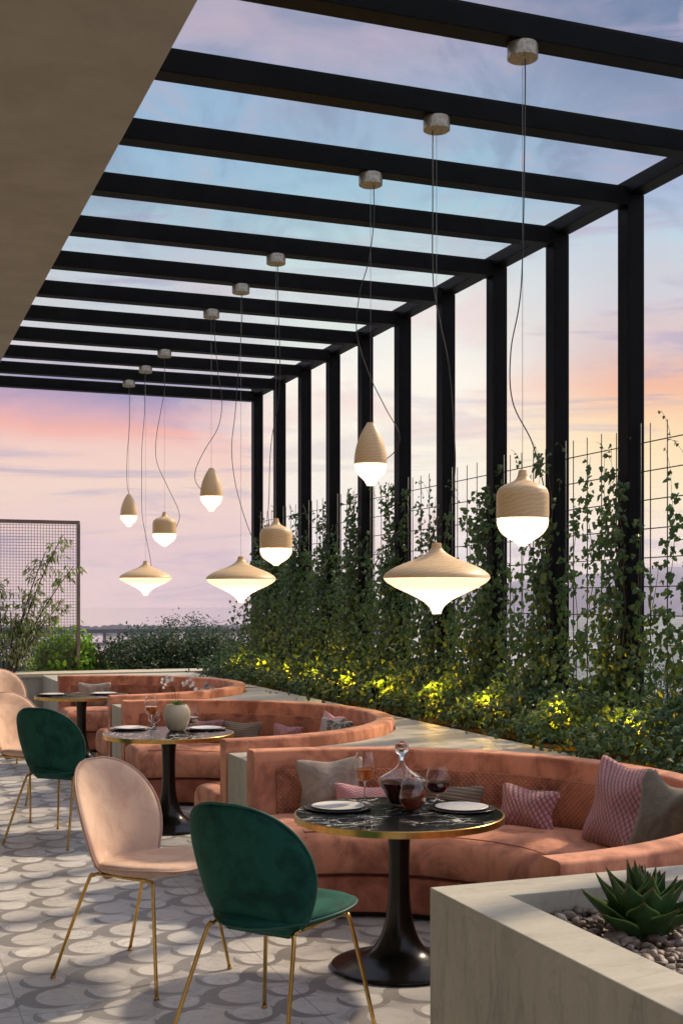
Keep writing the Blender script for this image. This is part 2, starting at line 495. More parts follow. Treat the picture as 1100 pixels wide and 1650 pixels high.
def fabric(name, c1, c2, kind='plain', scale=1.0, rough=0.8, sheen=0.2):
    m, t = mat(name)
    u = t.node('ShaderNodeSeparateXYZ', ins={0: uv_co(t)})
    U, V = u.outputs[0], u.outputs[1]
    fine = t.noise(uv_co(t), 260, 2, 0.5)
    big = t.noise(uv_co(t), 7, 4, 0.6, 1.0)
    if kind == 'scale':            # pleated lattice of raised diamonds
        k = PI / (0.042 * scale)
        a = t.math('ABSOLUTE', t.math('SINE', t.math('MULTIPLY', t.math('ADD', U, t.math('MULTIPLY', V, 0.75)), k)))
        b = t.math('FRACT', t.math('DIVIDE', t.math('SUBTRACT', U, t.math('MULTIPLY', V, 0.75)), 0.042 * scale))
        h = t.math('MULTIPLY', t.math('POWER', a, 0.6), t.math('POWER', b, 0.8))
        col = t.mix(h, c2, c1)
        nrm = bump(t, h, 1.0, 0.016)
    elif kind == 'rib':
        a = t.math('ABSOLUTE', t.math('SINE', t.math('MULTIPLY', t.math('ADD', V, t.math('MULTIPLY', U, 0.08)), PI / (0.020 * scale))))
        h = t.math('POWER', a, 0.6)
        col = t.mix(h, c2, c1)
        nrm = bump(t, h, 0.8, 0.006)
    elif kind == 'chevron':
        z = t.math('ABSOLUTE', t.math('SUBTRACT', t.math('FRACT', t.math('MULTIPLY', U, 18)), 0.5))
        a = t.math('ABSOLUTE', t.math('SINE', t.math('MULTIPLY', t.math('ADD', V, t.math('MULTIPLY', z, 0.03)), PI / 0.016)))
        col = t.mix(a, c2, c1)
        nrm = bump(t, a, 0.5, 0.004)
    elif kind == 'marble':         # printed black and grey veins
        n = t.noise(uv_co(t), 12, 5, 0.7, 2.0)
        col = t.mix(t.smooth(n, 0.44, 0.56), c2, c1)
        nrm = bump(t, fine, 0.2, 0.002)
    else:
        col = t.mix(t.smooth(big, 0.3, 0.7), c2, c1)
        nrm = bump(t, t.math('ADD', t.math('MULTIPLY', big, 6.0), fine), 0.5, 0.004)
    principled(t, Base_Color=col, Roughness=rough, Sheen_Weight=sheen, Normal=nrm)
    return m


F_SILVER = fabric('silver_satin', (0.40, 0.33, 0.28, 1), (0.22, 0.18, 0.15, 1), 'plain', rough=0.38)
F_PINKD = fabric('pink_pleated_fabric', (0.68, 0.33, 0.35, 1), (0.26, 0.085, 0.10, 1), 'scale', 0.72)
F_PINKC = fabric('pink_chevron_fabric', (0.68, 0.36, 0.38, 1), (0.44, 0.19, 0.21, 1), 'chevron')
F_GREY = fabric('olive_grey_linen', (0.17, 0.145, 0.095, 1), (0.095, 0.08, 0.055, 1), 'plain')
F_RIB = fabric('grey_ribbed_fabric', (0.21, 0.18, 0.14, 1), (0.07, 0.058, 0.045, 1), 'rib')
F_MAUVE = fabric('mauve_fabric', (0.36, 0.19, 0.20, 1), (0.22, 0.11, 0.12, 1), 'plain')
F_PRINT = fabric('black_veined_print', (0.40, 0.35, 0.30, 1), (0.06, 0.055, 0.05, 1), 'marble')

# ------------------------------------------------------------------ mesh helpers
COL = sc.collection


def setp(o, label=None, cat=None, group=None, kind=None):
    if label:
        o['label'] = label
    if cat:
        o['category'] = cat
    if group:
        o['group'] = group
    if kind:
        o['kind'] = kind
    return o


def empty(name, loc, rz, label, cat, group=None):
    o = bpy.data.objects.new(name, None)
    COL.objects.link(o)
    o.location = loc
    o.rotation_euler = (0, 0, rz)
    o.empty_display_size = 0.1
    return setp(o, label, cat, group)


def link(name, me, m=None, parent=None, loc=None, rz=None):
    o = bpy.data.objects.new(name, me)
    COL.objects.link(o)
    if m is not None and not me.materials:
        me.materials.append(m)
    if parent is not None:
        o.parent = parent
    if loc is not None:
        o.location = loc
    if rz is not None:
        o.rotation_euler = (0, 0, rz)
    return o


def copy_tree(o, parent=None):
    c = o.copy()
    COL.objects.link(c)
    c.parent = parent
    for ch in [x for x in bpy.data.objects if x.parent == o]:
        copy_tree(ch, c)
    return c


def shade(me, smooth=True):
    me.polygons.foreach_set('use_smooth', [smooth] * len(me.polygons))
    me.update()


def pymesh(name, verts, faces, smooth=False, uvs=None):
    me = bpy.data.meshes.new(name)
    me.from_pydata([tuple(v) for v in verts], [], faces)
    if uvs is not None:
        l = me.uv_layers.new(name='UVMap')
        for lp in me.loops:
            l.data[lp.index].uv = uvs[lp.vertex_index]
    me.update()
    if smooth:
        shade(me)
    return me


class MB:
    """collects simple solids into one mesh"""
    def __init__(s):
        s.v = []
        s.f = []
        s.sm = []

    def add(s, v, f, sm=False):
        b = len(s.v)
        s.v += [tuple(x) for x in v]
        s.f += [tuple(i + b for i in q) for q in f]
        s.sm += [sm] * len(f)
        return s

    def box(s, x0, x1, y0, y1, z0, z1):
        v = [(x0, y0, z0), (x1, y0, z0), (x1, y1, z0), (x0, y1, z0), (x0, y0, z1), (x1, y0, z1), (x1, y1, z1), (x0, y1, z1)]
        return s.add(v, [(0, 3, 2, 1), (4, 5, 6, 7), (0, 1, 5, 4), (1, 2, 6, 5), (2, 3, 7, 6), (3, 0, 4, 7)])

    def bbox(s, x0, x1, y0, y1, z0, z1, b=0.004):
        bm = bmesh.new()
        bmesh.ops.create_cube(bm, size=1)
        for v in bm.verts:
            v.co = Vector(((x0 + x1) / 2 + v.co.x * (x1 - x0), (y0 + y1) / 2 + v.co.y * (y1 - y0), (z0 + z1) / 2 + v.co.z * (z1 - z0)))
        bmesh.ops.bevel(bm, geom=bm.edges[:], offset=b, segments=2, affect='EDGES', profile=0.5)
        bm.verts.index_update()
        v = [x.co.copy() for x in bm.verts]
        f = [[q.index for q in fa.verts] for fa in bm.faces]
        bm.free()
        return s.add(v, f)

    def tube(s, pts, r, n=8, cap=True):
        pts = [Vector(p) for p in pts]
        rad = r if isinstance(r, (list, tuple)) else [r] * len(pts)
        v = []
        up = Vector((0, 0, 1))
        prev = None
        for i, p in enumerate(pts):
            d = (pts[min(i + 1, len(pts) - 1)] - pts[max(i - 1, 0)])
            if d.length < 1e-9:
                d = Vector((0, 0, 1))
            d.normalize()
            if prev is None:
                a = d.cross(up)
                if a.length < 1e-3:
                    a = d.cross(Vector((1, 0, 0)))
            else:
                a = prev - d * prev.dot(d)
                if a.length < 1e-6:
                    a = d.cross(Vector((1, 0, 0)))
            a.normalize()
            prev = a
            b = d.cross(a)
            for k in range(n):
                t = 2 * PI * k / n
                v.append(p + (a * math.cos(t) + b * math.sin(t)) * rad[i])
        f = []
        for i in range(len(pts) - 1):
            for k in range(n):
                k2 = (k + 1) % n
                f.append((i * n + k, i * n + k2, (i + 1) * n + k2, (i + 1) * n + k))
        if cap:
            f.append(tuple(range(n - 1, -1, -1)))
            f.append(tuple((len(pts) - 1) * n + k for k in range(n)))
        return s.add(v, f, True)

    def lathe(s, prof, n=32, c=(0, 0, 0)):
        """prof: list of (r, z); ends with r == 0 close to a point"""
        v, f, idx = [], [], []
        for r, z in prof:
            if r < 1e-6:
                idx.append([len(v)])
                v.append((c[0], c[1], c[2] + z))
            else:
                idx.append(list(range(len(v), len(v) + n)))
                v += [(c[0] + r * math.cos(2 * PI * k / n), c[1] + r * math.sin(2 * PI * k / n), c[2] + z) for k in range(n)]
        for a, b in zip(idx, idx[1:]):
            for k in range(n):
                k2 = (k + 1) % n
                if len(a) == 1 and len(b) == 1:
                    continue
                if len(a) == 1:
                    f.append((a[0], b[k2], b[k]))
                elif len(b) == 1:
                    f.append((a[k], a[k2], b[0]))
                else:
                    f.append((a[k], a[k2], b[k2], b[k]))
        return s.add(v, f, True)

    def mesh(s, name='mesh'):
        me = bpy.data.meshes.new(name)
        me.from_pydata(s.v, [], s.f)
        me.polygons.foreach_set('use_smooth', s.sm)
        me.update()
        return me

    def build(s, name, m, parent=None, loc=None, rz=None, auto=None):
        me = s.mesh(name)
        if auto:
            me.set_sharp_from_angle(angle=R_(auto))
        return link(name, me, m, parent, loc, rz)


def bez(pts, n=12):
    """smooth curve through points"""
    P = [Vector(p) for p in pts]
    out = []
    for i in range(len(P) - 1):
        p0 = P[max(i - 1, 0)]
        p1, p2 = P[i], P[i + 1]
        p3 = P[min(i + 2, len(P) - 1)]
        for k in range(n):
            t = k / n
            out.append(0.5 * ((2 * p1) + (p2 - p0) * t + (2 * p0 - 5 * p1 + 4 * p2 - p3) * t * t + (3 * p1 - p0 - 3 * p2 + p3) * t ** 3))
    out.append(P[-1])
    return out


def spline2(pts, n=6):
    return [(p.x, p.y) for p in bez([(a, b, 0) for a, b in pts], n)]


def pad(outline, surf, T, rings=9, p=5.0, q=0.5, both=True):
    """soft pad: outline = 2D closed list (star shaped about 0), surf(u, v) -> (point, normal); thickness T"""
    N = len(outline)
    v, uv = [], []
    tops, bots = [], []
    for i in range(rings + 1):
        r = (i / rings) ** 0.75
        h = T / 2 * max(0.0, 1 - r ** p) ** q
        rt, rb = [], []
        for (a, b) in outline if i else [(0, 0)]:
            P, n = surf(a * r, b * r)
            rt.append(len(v))
            v.append(P + n * h)
            uv.append((a * r, b * r))
            if i == rings:
                rb.append(rt[-1])
            else:
                rb.append(len(v))
                v.append(P - n * h)
                uv.append((a * r, b * r))
        tops.append(rt)
        bots.append(rb)
    f = []
    for k in range(N):
        k2 = (k + 1) % N
        f.append((tops[0][0], tops[1][k], tops[1][k2]))
        f.append((bots[0][0], bots[1][k2], bots[1][k]))
        for i in range(1, rings):
            f.append((tops[i][k], tops[i + 1][k], tops[i + 1][k2], tops[i][k2]))
            f.append((bots[i][k], bots[i][k2], bots[i + 1][k2], bots[i + 1][k]))
    return v, f, uv


def surf_normal(fn, a, b, e=1e-3):
    P = fn(a, b)
    n = (fn(a + e, b) - P).cross(fn(a, b + e) - P)
    n.normalize()
    return P, n


# ------------------------------------------------------------------ terrain, water, far shore
def quadsheet(name, x0, x1, y0, y1, z, m, label=None, kind='structure'):
    me = pymesh(name, [(x0, y0, z), (x1, y0, z), (x1, y1, z), (x0, y1, z)], [(0, 1, 2, 3)])
    return setp(link(name, me, m), label, kind=kind)


def water_mat():
    m, t = mat('calm_water')
    n = t.noise(t.mapping(obj_co(t), scale=(0.02, 0.05, 1)), 1.0, 5, 0.6)
    principled(t, Base_Color=(0.10, 0.11, 0.14, 1), Roughness=0.05, Normal=bump(t, n, 0.02, 1.0))
    return m


quadsheet('water', -5200, 5200, -5200, 5200, -20.0, water_mat(), 'calm pale water stretching to the horizon beyond the terrace')


def land_mat():
    m, t = mat('town_land')
    co = obj_co(t)
    n = t.noise(t.mapping(co, scale=(0.03, 0.012, 1)), 1, 6, 0.7)
    v = t.node('ShaderNodeTexVoronoi', ins={'Vector': co, 'Scale': 0.06}).outputs[0]
    col = t.ramp(n, [(0.3, (0.05, 0.08, 0.08, 1)), (0.5, (0.11, 0.14, 0.15, 1)), (0.6, (0.30, 0.29, 0.32, 1)), (0.72, (0.10, 0.14, 0.12, 1))])
    principled(t, Base_Color=col, Roughness=0.95)
    return m


LANDM = land_mat()
# nearer land right below the terrace and along the right-hand shore
me = pymesh('land', [(-260, -400, -19.4), (2600, -400, -19.4), (2300, 700, -19.4), (1500, 1500, -19.4), (900, 1560, -19.4), (520, 900, -19.4), (190, 330, -19.4), (30, 240, -19.4), (-260, 260, -19.4)],
            [tuple(range(9))])
setp(link('land', me, LANDM), 'low blue green shore land below the terrace', kind='structure')


def hill_mesh(d0, a0, a1, hfun, n=90, depth=900, z0=-20):
    v, f = [], []
    M = 7
    for i in range(n + 1):
        a = R_(a0 + (a1 - a0) * i / n)
        for j in range(M):
            t = j / (M - 1)
            d = d0 + depth * t
            h = z0 + (hfun(i / n) - z0) * math.sin(PI * min(t * 1.0, 1)) ** 0.7
            v.append((d * math.sin(a), d * math.cos(a), h if 0 < j < M - 1 else z0))
    for i in range(n):
        for j in range(M - 1):
            f.append((i * M + j, (i + 1) * M + j, (i + 1) * M + j + 1, i * M + j + 1))
    return pymesh('hills', v, f, True)


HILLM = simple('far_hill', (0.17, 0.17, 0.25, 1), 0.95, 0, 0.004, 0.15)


def hf(t):
    e = max(0.0, min(1.0, (t - 0.02) / 0.2)) ** 0.7
    return e * (100 + 16 * math.sin(7 * t + 1) + 9 * math.sin(23 * t) + 4 * math.sin(61 * t + 2) + 2.0 * math.sin(140 * t))


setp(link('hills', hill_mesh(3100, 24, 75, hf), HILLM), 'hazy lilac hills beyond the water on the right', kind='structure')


def shore_h(t):
    return -20 + 3.6 + 0.5 * math.sin(31 * t) + 0.5 * math.sin(87 * t + 1) + 0.6 * abs(math.sin(190 * t + 2)) + 0.5 * math.sin(411 * t) + random.uniform(-.35, .55)


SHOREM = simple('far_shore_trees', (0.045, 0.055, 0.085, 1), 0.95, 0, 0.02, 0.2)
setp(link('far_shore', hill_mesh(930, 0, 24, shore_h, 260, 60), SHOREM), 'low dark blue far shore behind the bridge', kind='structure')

# long low bridge over the water
br = empty('bridge', (0, 0, 0), 0, 'long low dark road bridge crossing the water on the horizon', 'bridge')
bm_ = MB()
p0, p1 = Vector((-60, 800, 0)), Vector((330, 740, 0))
dd = (p1 - p0)
L = dd.length
dd.normalize()
ang = math.atan2(dd.y, dd.x)
deck = MB().box(0, L, -5, 5, -17.0, -15.6).box(0, L, -5.2, -4.9, -15.6, -14.7)
deck.build('deck', simple('bridge_concrete', (0.04, 0.045, 0.07, 1), 0.8), br, (p0.x, p0.y, 0), ang)
pr_me = MB().box(-0.9, 0.9, -4, 4, -20.5, -17.0).mesh('pier')
pr_me.materials.append(MATS['bridge_concrete'])
for k in range(46):
    o = link('pier', pr_me, None, br, p0 + dd * (5 + k * 8.4), ang)
arch_n = 0

# ------------------------------------------------------------------ terrace
XP = 5.0
fl = MB().box(-6, 5.45, -5, 17.9, -0.35, 0.0).build('terrace_floor', FLOOR)
setp(fl, 'scalloped white and grey marble mosaic terrace floor', kind='structure')
bb = MB().box(-6.0, 5.4, -4.9, 17.8, -19.5, -0.36).build('building_base', STUCCO)
setp(bb, 'plain storeys of the building below the terrace', kind='structure')
ceil = MB().bbox(-3.2, 1.41, -5, 16.55, 4.512, 4.95, 0.01).build('ceiling', STUCCO)
setp(ceil, 'smooth beige soffit of the building above the left side', kind='structure')
bw = MB().box(-3.2, -3.0, -5, 16.5, 0.0, 4.51).build('building_wall', STUCCO)
setp(bw, 'plain beige building wall along the left of the terrace', kind='structure')

# stone ledge with round recesses for the booths
CX, RO, RI = 2.15, 1.785, 1.645
BOOTHS = [5.50, 9.55, 13.65]
LZ = 0.78


def ledge_piece(name, y_lo, y_hi, cy_lo, cy_hi, label):
    """block between two booths: front edge follows booth cy_lo, back edge booth cy_hi"""
    R = RO + 0.012
    xs = [2.16 + (3.985 - 2.16) * (1 - math.cos(PI / 2 * i / 44)) if False else 2.16 + (3.94 - 2.16) * math.sin(PI / 2 * i / 44) for i in range(45)] + [4.2]
    lo, hi = [], []
    for x in xs:
        dx = min(abs(x - CX), R)
        s_ = math.sqrt(max(0.0, R * R - dx * dx))
        lo.append(cy_lo + s_ if cy_lo is not None else y_lo)
        hi.append(cy_hi - s_ if cy_hi is not None else y_hi)
        if cy_lo is not None and x > CX + R - 1e-6:
            lo[-1] = cy_lo
        if cy_hi is not None and x > CX + R - 1e-6:
            hi[-1] = cy_hi
    lo[-1] = lo[-2] if cy_lo is None else min(lo[-2], cy_lo + 0.0)
    hi[-1] = hi[-2] if cy_hi is None else max(hi[-2], cy_hi - 0.0)
    n = len(xs)
    v = []
    for z in (0.0, LZ):
        v += [(x, a, z) for x, a in zip(xs, lo)] + [(x, b, z) for x, b in zip(xs, hi)]
    f = []
    T = 2 * n
    for i in range(n - 1):
        f.append((T + i, T + i + 1, T + n + i + 1, T + n + i))
        f.append((i, i + 1, T + i + 1, T + i))
        f.append((n + i + 1, n + i, T + n + i, T + n + i + 1))
    f.append((n, 0, T, T + n))
    f.append((n - 1, 2 * n - 1, T + 2 * n - 1, T + n - 1))
    me = pymesh(name, v, f)
    o = link(name, me, STONE_TOP)
    me.materials.append(STONE)
    for p in me.polygons:
        if abs(p.normal.z) < 0.5:
            p.material_index = 1
    return setp(o, label, 'stone ledge', 'stone ledges between the booths')


ledge_piece('stone_ledge', 0, 0, BOOTHS[0], BOOTHS[1], 'cream stone ledge filling the gap between the nearest and the middle booth')
ledge_piece('stone_ledge', 0, 0, BOOTHS[1], BOOTHS[2], 'cream stone ledge filling the gap between the middle and the farthest booth')
ledge_piece('stone_ledge', 0, 16.9, BOOTHS[2], None, 'cream stone ledge behind the farthest booth, reaching the end wall')
pw = empty('parapet_wall', (0, 0, 0), 0, 'low cream end wall with a pale coping behind the farthest booth', 'wall')
MB().bbox(-3.0, 5.4, 16.97, 17.5, 0.0, 0.745, 0.004).build('wall', STONE, pw)
MB().bbox(-3.02, 5.42, 16.93, 17.55, 0.748, 0.80, 0.006).build('coping', COPING, pw)

# planting bed along the pergola
bed = empty('planter_bed', (0, 0, 0), 0, 'long raised stone planting bed of dark soil under the climbing ivy', 'planter')
MB().box(4.203, 5.32, 3.75, 16.9, 0.0, 0.735).build('soil', SOIL, bed)
MB().bbox(5.325, 5.44, 3.75, 16.9, 0.0, 0.80, 0.005).build('outer_wall', STONE, bed)

# ------------------------------------------------------------------ near planter with agave
npn = empty('stone_planter', (0, 0, 0), 0, 'large veined limestone planter box in the near right corner', 'planter')
PX, PY, PZ = 1.71, 3.695, 0.82


def planter_mesh():
    x0, x1, y0, y1 = PX, 4.6, -1.0, PY
    t = 0.19
    v = [(x0, y0, 0), (x1, y0, 0), (x1, y1, 0), (x0, y1, 0),
         (x0, y0, PZ), (x1, y0, PZ), (x1, y1, PZ), (x0, y1, PZ),
         (x0 + t, y0 + t, PZ), (x1 - t, y0 + t, PZ), (x1 - t, y1 - t, PZ), (x0 + t, y1 - t, PZ),
         (x0 + t, y0 + t, 0.62), (x1 - t, y0 + t, 0.62), (x1 - t, y1 - t, 0.62), (x0 + t, y1 - t, 0.62)]
    f = [(0, 1, 5, 4), (1, 2, 6, 5), (2, 3, 7, 6), (3, 0, 4, 7),
         (4, 5, 9, 8), (5, 6, 10, 9), (6, 7, 11, 10), (7, 4, 8, 11),
         (8, 9, 13, 12), (9, 10, 14, 13), (10, 11, 15, 14), (11, 8, 12, 15)]
    bm = bmesh.new()
    vs = [bm.verts.new(a) for a in v]
    for q in f:
        bm.faces.new([vs[i] for i in q])
    bm.normal_update()
    es = [e for e in bm.edges if len(e.link_faces) == 2 and e.calc_face_angle(0) > 0.5]
    bmesh.ops.bevel(bm, geom=es, offset=0.004, segments=2, affect='EDGES', profile=0.5)
    me = bpy.data.meshes.new('box')
    bm.to_mesh(me)
    bm.free()
    return me


pm = planter_mesh()
pm.materials.append(STONE)
pm.materials.append(STONE_TOP)
for p in pm.polygons:
    if p.normal.z > 0.7:
        p.material_index = 1
link('box', pm, None, npn)
SX0, SX1, SY0, SY1 = PX + 0.195, 4.40, 1.2, PY - 0.195
MB().box(SX0 + 0.002, SX1, SY0 - 1.9, SY1 - 0.002, 0.60, 0.715).build('soil', SOIL, npn)

# pebbles (one heap nobody would count)


def ico():
    bm = bmesh.new()
    bmesh.ops.create_icosphere(bm, subdivisions=2, radius=1)
    bm.verts.index_update()
    v = np.array([list(x.co) for x in bm.verts])
    f = np.array([[q.index for q in fa.verts] for fa in bm.faces])
    bm.free()
    return v, f


IV, IF = ico()


def np_mesh(name, V, F, smooth=True):
    """V (n,3), F (m,k) arrays -> mesh"""
    me = bpy.data.meshes.new(name)
    k = F.shape[1]
    me.vertices.add(len(V))
    me.vertices.foreach_set('co', V.astype(np.float32).ravel())
    me.loops.add(F.size)
    me.loops.foreach_set('vertex_index', F.astype(np.int32).ravel())
    me.polygons.add(len(F))
    me.polygons.foreach_set('loop_start', np.arange(0, F.size, k, dtype=np.int32))
    me.polygons.foreach_set('loop_total', np.full(len(F), k, dtype=np.int32))
    me.polygons.foreach_set('use_smooth', np.full(len(F), smooth))
    me.update(calc_edges=True)
    me.validate()
    return me


def pebbles():
    V, F = [], []
    b = 0
    n = 0
    pts = []
    y = SY1 - 0.02
    while y > 1.9:
        x = SX0 + 0.01
        while x < 3.5:
            s = random.uniform(0.009, 0.022)
            pts.append((x + random.uniform(-.006, .006), y + random.uniform(-.01, .01), s))
            x += s * 1.75
        y -= 0.026
    for lay in (0, 1):
        for (x, y, s) in pts:
            if lay and random.random() < 0.5:
                continue
            M = Matrix.Rotation(random.uniform(0, 6.3), 3, 'Z') @ Matrix.Rotation(random.uniform(-.5, .5), 3, 'X') @ Matrix.Diagonal((s * random.uniform(.9, 1.4), s * random.uniform(.7, 1.0), s * random.uniform(.55, .85)))
            v = IV + 0.2 * np.sin(IV[:, [1, 2, 0]] * 2.5 + random.uniform(0, 6))
            v = v @ np.array(M).T + np.array([x + (0.012 if lay else 0), y + (0.012 if lay else 0), 0.726 + 0.018 * lay + random.uniform(-.004, .012)])
            v[:, 0] = np.clip(v[:, 0], SX0 + 0.001, 9)
            v[:, 1] = np.clip(v[:, 1], -9, SY1 - 0.001)
            V.append(v)
            F.append(IF + b)
            b += len(v)
    return np_mesh('gravel', np.vstack(V), np.vstack(F))


m_, t_ = mat('mixed_pebbles')
r_ = t_.node('ShaderNodeNewGeometry').outputs['Random Per Island']
c_ = t_.ramp(r_, [(0, (0.09, 0.07, 0.058, 1)), (0.35, (0.17, 0.13, 0.105, 1)), (0.7, (0.26, 0.205, 0.17, 1)), (0.93, (0.36, 0.30, 0.26, 1)), (1, (0.50, 0.44, 0.39, 1))])
nn_ = t_.noise(obj_co(t_), 90, 4, 0.6)
principled(t_, Base_Color=t_.mix(t_.math('MULTIPLY', nn_, 0.5), c_, (0.12, 0.09, 0.075, 1)), Roughness=0.6, Normal=bump(t_, nn_, 0.3, 0.002))
setp(link('gravel', pebbles(), m_), 'brown and grey pebbles covering the soil of the near planter', kind='stuff')


def agave_leaf(L, W, curl, thick=0.012):
    """leaf along +X rising then curving; returns verts, faces, uvs"""
    n, mcols = 14, 7
    v, uv, f = [], [], []
    for side in (1, -1):
        for i in range(n + 1):
            t = i / n
            wd = W * (0.55 + 0.9 * math.sin(PI * min(1, t * 1.05 + 0.12)) * 0.5) * (1 - max(0, (t - 0.55) / 0.45) ** 1.6)
            wd = max(wd, 0.0006)
            for j in range(mcols):
                s = j / (mcols - 1) * 2 - 1
                x = L * t
                z = curl * L * t * t + 0.30 * wd * s * s - (side < 0) * thick * (1 - s * s) * (1 - t * 0.8)
                v.append((x, s * wd / 2, z))
                uv.append(((s + 1) / 2, t))
        o = (0 if side > 0 else (n + 1) * mcols)
        for i in range(n):
            for j in range(mcols - 1):
                a = o + i * mcols + j
                q = (a, a + mcols, a + mcols + 1, a + 1)
                f.append(q if side < 0 else q[::-1])
    return v, f, uv


def agave(loc, scale=1.0):
    root = empty('agave', loc, 0.3, 'dark green spiky agave rosette growing in the pebbles of the near planter', 'plant')
    k = 0
    for ring, (cnt, pitch, L, W) in enumerate([(10, 30, .20, .085), (10, 44, .20, .092), (9, 58, .195, .092), (8, 69, .20, .080), (6, 79, .195, .060), (4, 86, .175, .038)]):
        for i in range(cnt):
            a = 2 * PI * (i + 0.5 * (ring % 2)) / cnt + random.uniform(-.1, .1)
            v, f, uv = agave_leaf(L * scale * random.uniform(.78, 1.0), W * scale * random.uniform(.9, 1.15), random.uniform(0.10, 0.22))
            M = Matrix.Rotation(a, 4, 'Z') @ Matrix.Rotation(-R_(pitch + random.uniform(-8, 8)), 4, 'Y') @ Matrix.Translation((0.018, 0, 0))
            me = pymesh('leaf', [M @ Vector(p) for p in v], f, True, uv)
            link('leaf', me, AGAVE, root)
            k += 1
    return root


agave((2.19, 3.20, 0.725), 1.15)

# ------------------------------------------------------------------ pergola
pg = empty('pergola', (0, 0, 0), 0, 'black steel pergola of posts and roof beams with glass panes between them', 'pergola')
BY = [1.45 + k for k in range(16)]           # beam and post lines, the last at 16.45
pw2 = 0.066
post_me = MB().bbox(-pw2, pw2, -pw2, pw2, 0.0, 4.60, 0.004).mesh('post')
post_me.materials.append(BLACKM)
for y in BY:
    link('post', post_me, None, pg, (XP, y, 0))
beam_me = MB().bbox(1.412, XP - pw2 - 0.003, -pw2, pw2, 4.52, 4.638, 0.004).mesh('beam')
beam_me.materials.append(BLACKM)
for y in BY:
    link('beam', beam_me, None, pg, (0, y, 0))
MB().bbox(XP - pw2 - 0.002, XP + pw2 + 0.002, BY[0] - .07, BY[-1] + .07, 4.603, 4.70, 0.004).build('rail', BLACKM, pg)
# slim glazing bars above each beam
gb_me = MB().bbox(1.45, XP - pw2 - 0.004, -0.05, 0.05, 4.641, 4.655, 0.002).mesh('glazing_bar')
gb_me.materials.append(BLACKM)
for y in BY:
    link('glazing_bar', gb_me, None, pg, (0, y, 0))
pane_me = MB().box(1.46, XP - pw2 - 0.006, 0.055, 0.945, 4.643, 4.651).mesh('glass_pane')
pane_me.materials.append(PANE)
for y in BY[:-1]:
    link('glass_pane', pane_me, None, pg, (0, y, 0))

# ------------------------------------------------------------------ wire trellis per bay
ORD = ['second', 'third', 'fourth', 'fifth', 'sixth', 'seventh', 'eighth', 'ninth', 'tenth', 'eleventh']
BAYS = [5.45 + k for k in range(11)]
TX = 5.02


def bay_words(k):
    if k == 0:
        return 'bay cut by the right edge'
    if k == 10:
        return 'farthest bay, at the end wall'
    return ORD[k - 1] + ' bay counted from the nearest'


def trellis_mesh():
    b = MB()
    for i in range(4):
        y = 0.08 + pw2 * 0 + 0.21 + i * 0.195 - 0.08
        top = 2.98 + random.uniform(-.03, .03)
        b.tube([(0, y, 0.72), (0, y, top)], 0.0042, 6)
    b.tube([(0, 0.09, 0.72), (0, 0.09, 3.0)], 0.0042, 6)
    b.tube([(0, 0.91, 0.72), (0, 0.91, 3.0)], 0.0042, 6)
    for i in range(11):
        z = 0.86 + i * 0.2
        b.tube([(0.008, 0.075, z), (0.008, 0.925, z)], 0.0042, 6)
    return b.mesh('wire_trellis')


tm = trellis_mesh()
tm.materials.append(WIRE)
for k, y in enumerate(BAYS):
    o = link('wire_trellis', tm, None, None, (TX, y, 0))
    setp(o, 'black square wire trellis behind the ivy in the ' + bay_words(k), 'trellis', 'wire trellis panels between the posts')

# ------------------------------------------------------------------ foliage


def leaf_shape(kind):
    """2D outline as (x, y) with stalk at origin, tip to -y; centre first"""
    if kind == 'ivy':
        pts = [(0, 0.0), (0.22, 0.12), (0.50, -0.10), (0.30, -0.36), (0.34, -0.60), (0, -1.0), (-0.34, -0.60), (-0.30, -0.36), (-0.50, -0.10), (-0.22, 0.12)]
        c = (0, -0.32)
    elif kind == 'ivy_lo':
        pts = [(0, 0.05), (0.46, -0.08), (0.30, -0.5), (0, -1.0), (-0.30, -0.5), (-0.46, -0.08)]
        c = (0, -0.35)
    elif kind == 'lance':
        pts = [(0, 0), (0.11, -0.3), (0.09, -0.65), (0, -1.0), (-0.09, -0.65), (-0.11, -0.3)]
        c = (0, -0.45)
    else:
        pts = [(0, 0), (0.26, -0.25), (0.26, -0.62), (0, -1.0), (-0.26, -0.62), (-0.26, -0.25)]
        c = (0, -0.45)
    return c, pts


def leaves(name, P, D, N_, S, kind='ivy', fold=0.14):
    """P positions, D direction of the leaf tip, N_ approx normal, S sizes"""
    P, D, N_, S = (np.asarray(a, float) for a in (P, D, N_, S))
    D = D / np.linalg.norm(D, axis=1, keepdims=True)
    X_ = np.cross(D, N_)
    X_ /= np.maximum(np.linalg.norm(X_, axis=1, keepdims=True), 1e-6)
    Nn = np.cross(X_, D)
    c, pts = leaf_shape(kind)
    loc = np.array([(c[0], c[1], fold * 1.0)] + [(x, y, -fold * abs(x) * 1.2 - 0.10 * y * y) for x, y in pts])
    n = len(loc)
    V = P[:, None, :] + S[:, None, None] * (loc[None, :, 0:1] * X_[:, None, :] - loc[None, :, 1:2] * D[:, None, :] + loc[None, :, 2:3] * Nn[:, None, :])
    m = len(pts)
    tri = np.array([(0, 1 + i, 1 + (i + 1) % m) for i in range(m)])
    F = (np.arange(len(P)) * n)[:, None, None] + tri[None]
    return np_mesh(name, V.reshape(-1, 3), F.reshape(-1, 3), smooth=False)


def rand_dirs(n, base, spread):
    d = rng.normal(size=(n, 3)) * spread + np.array(base)
    return d


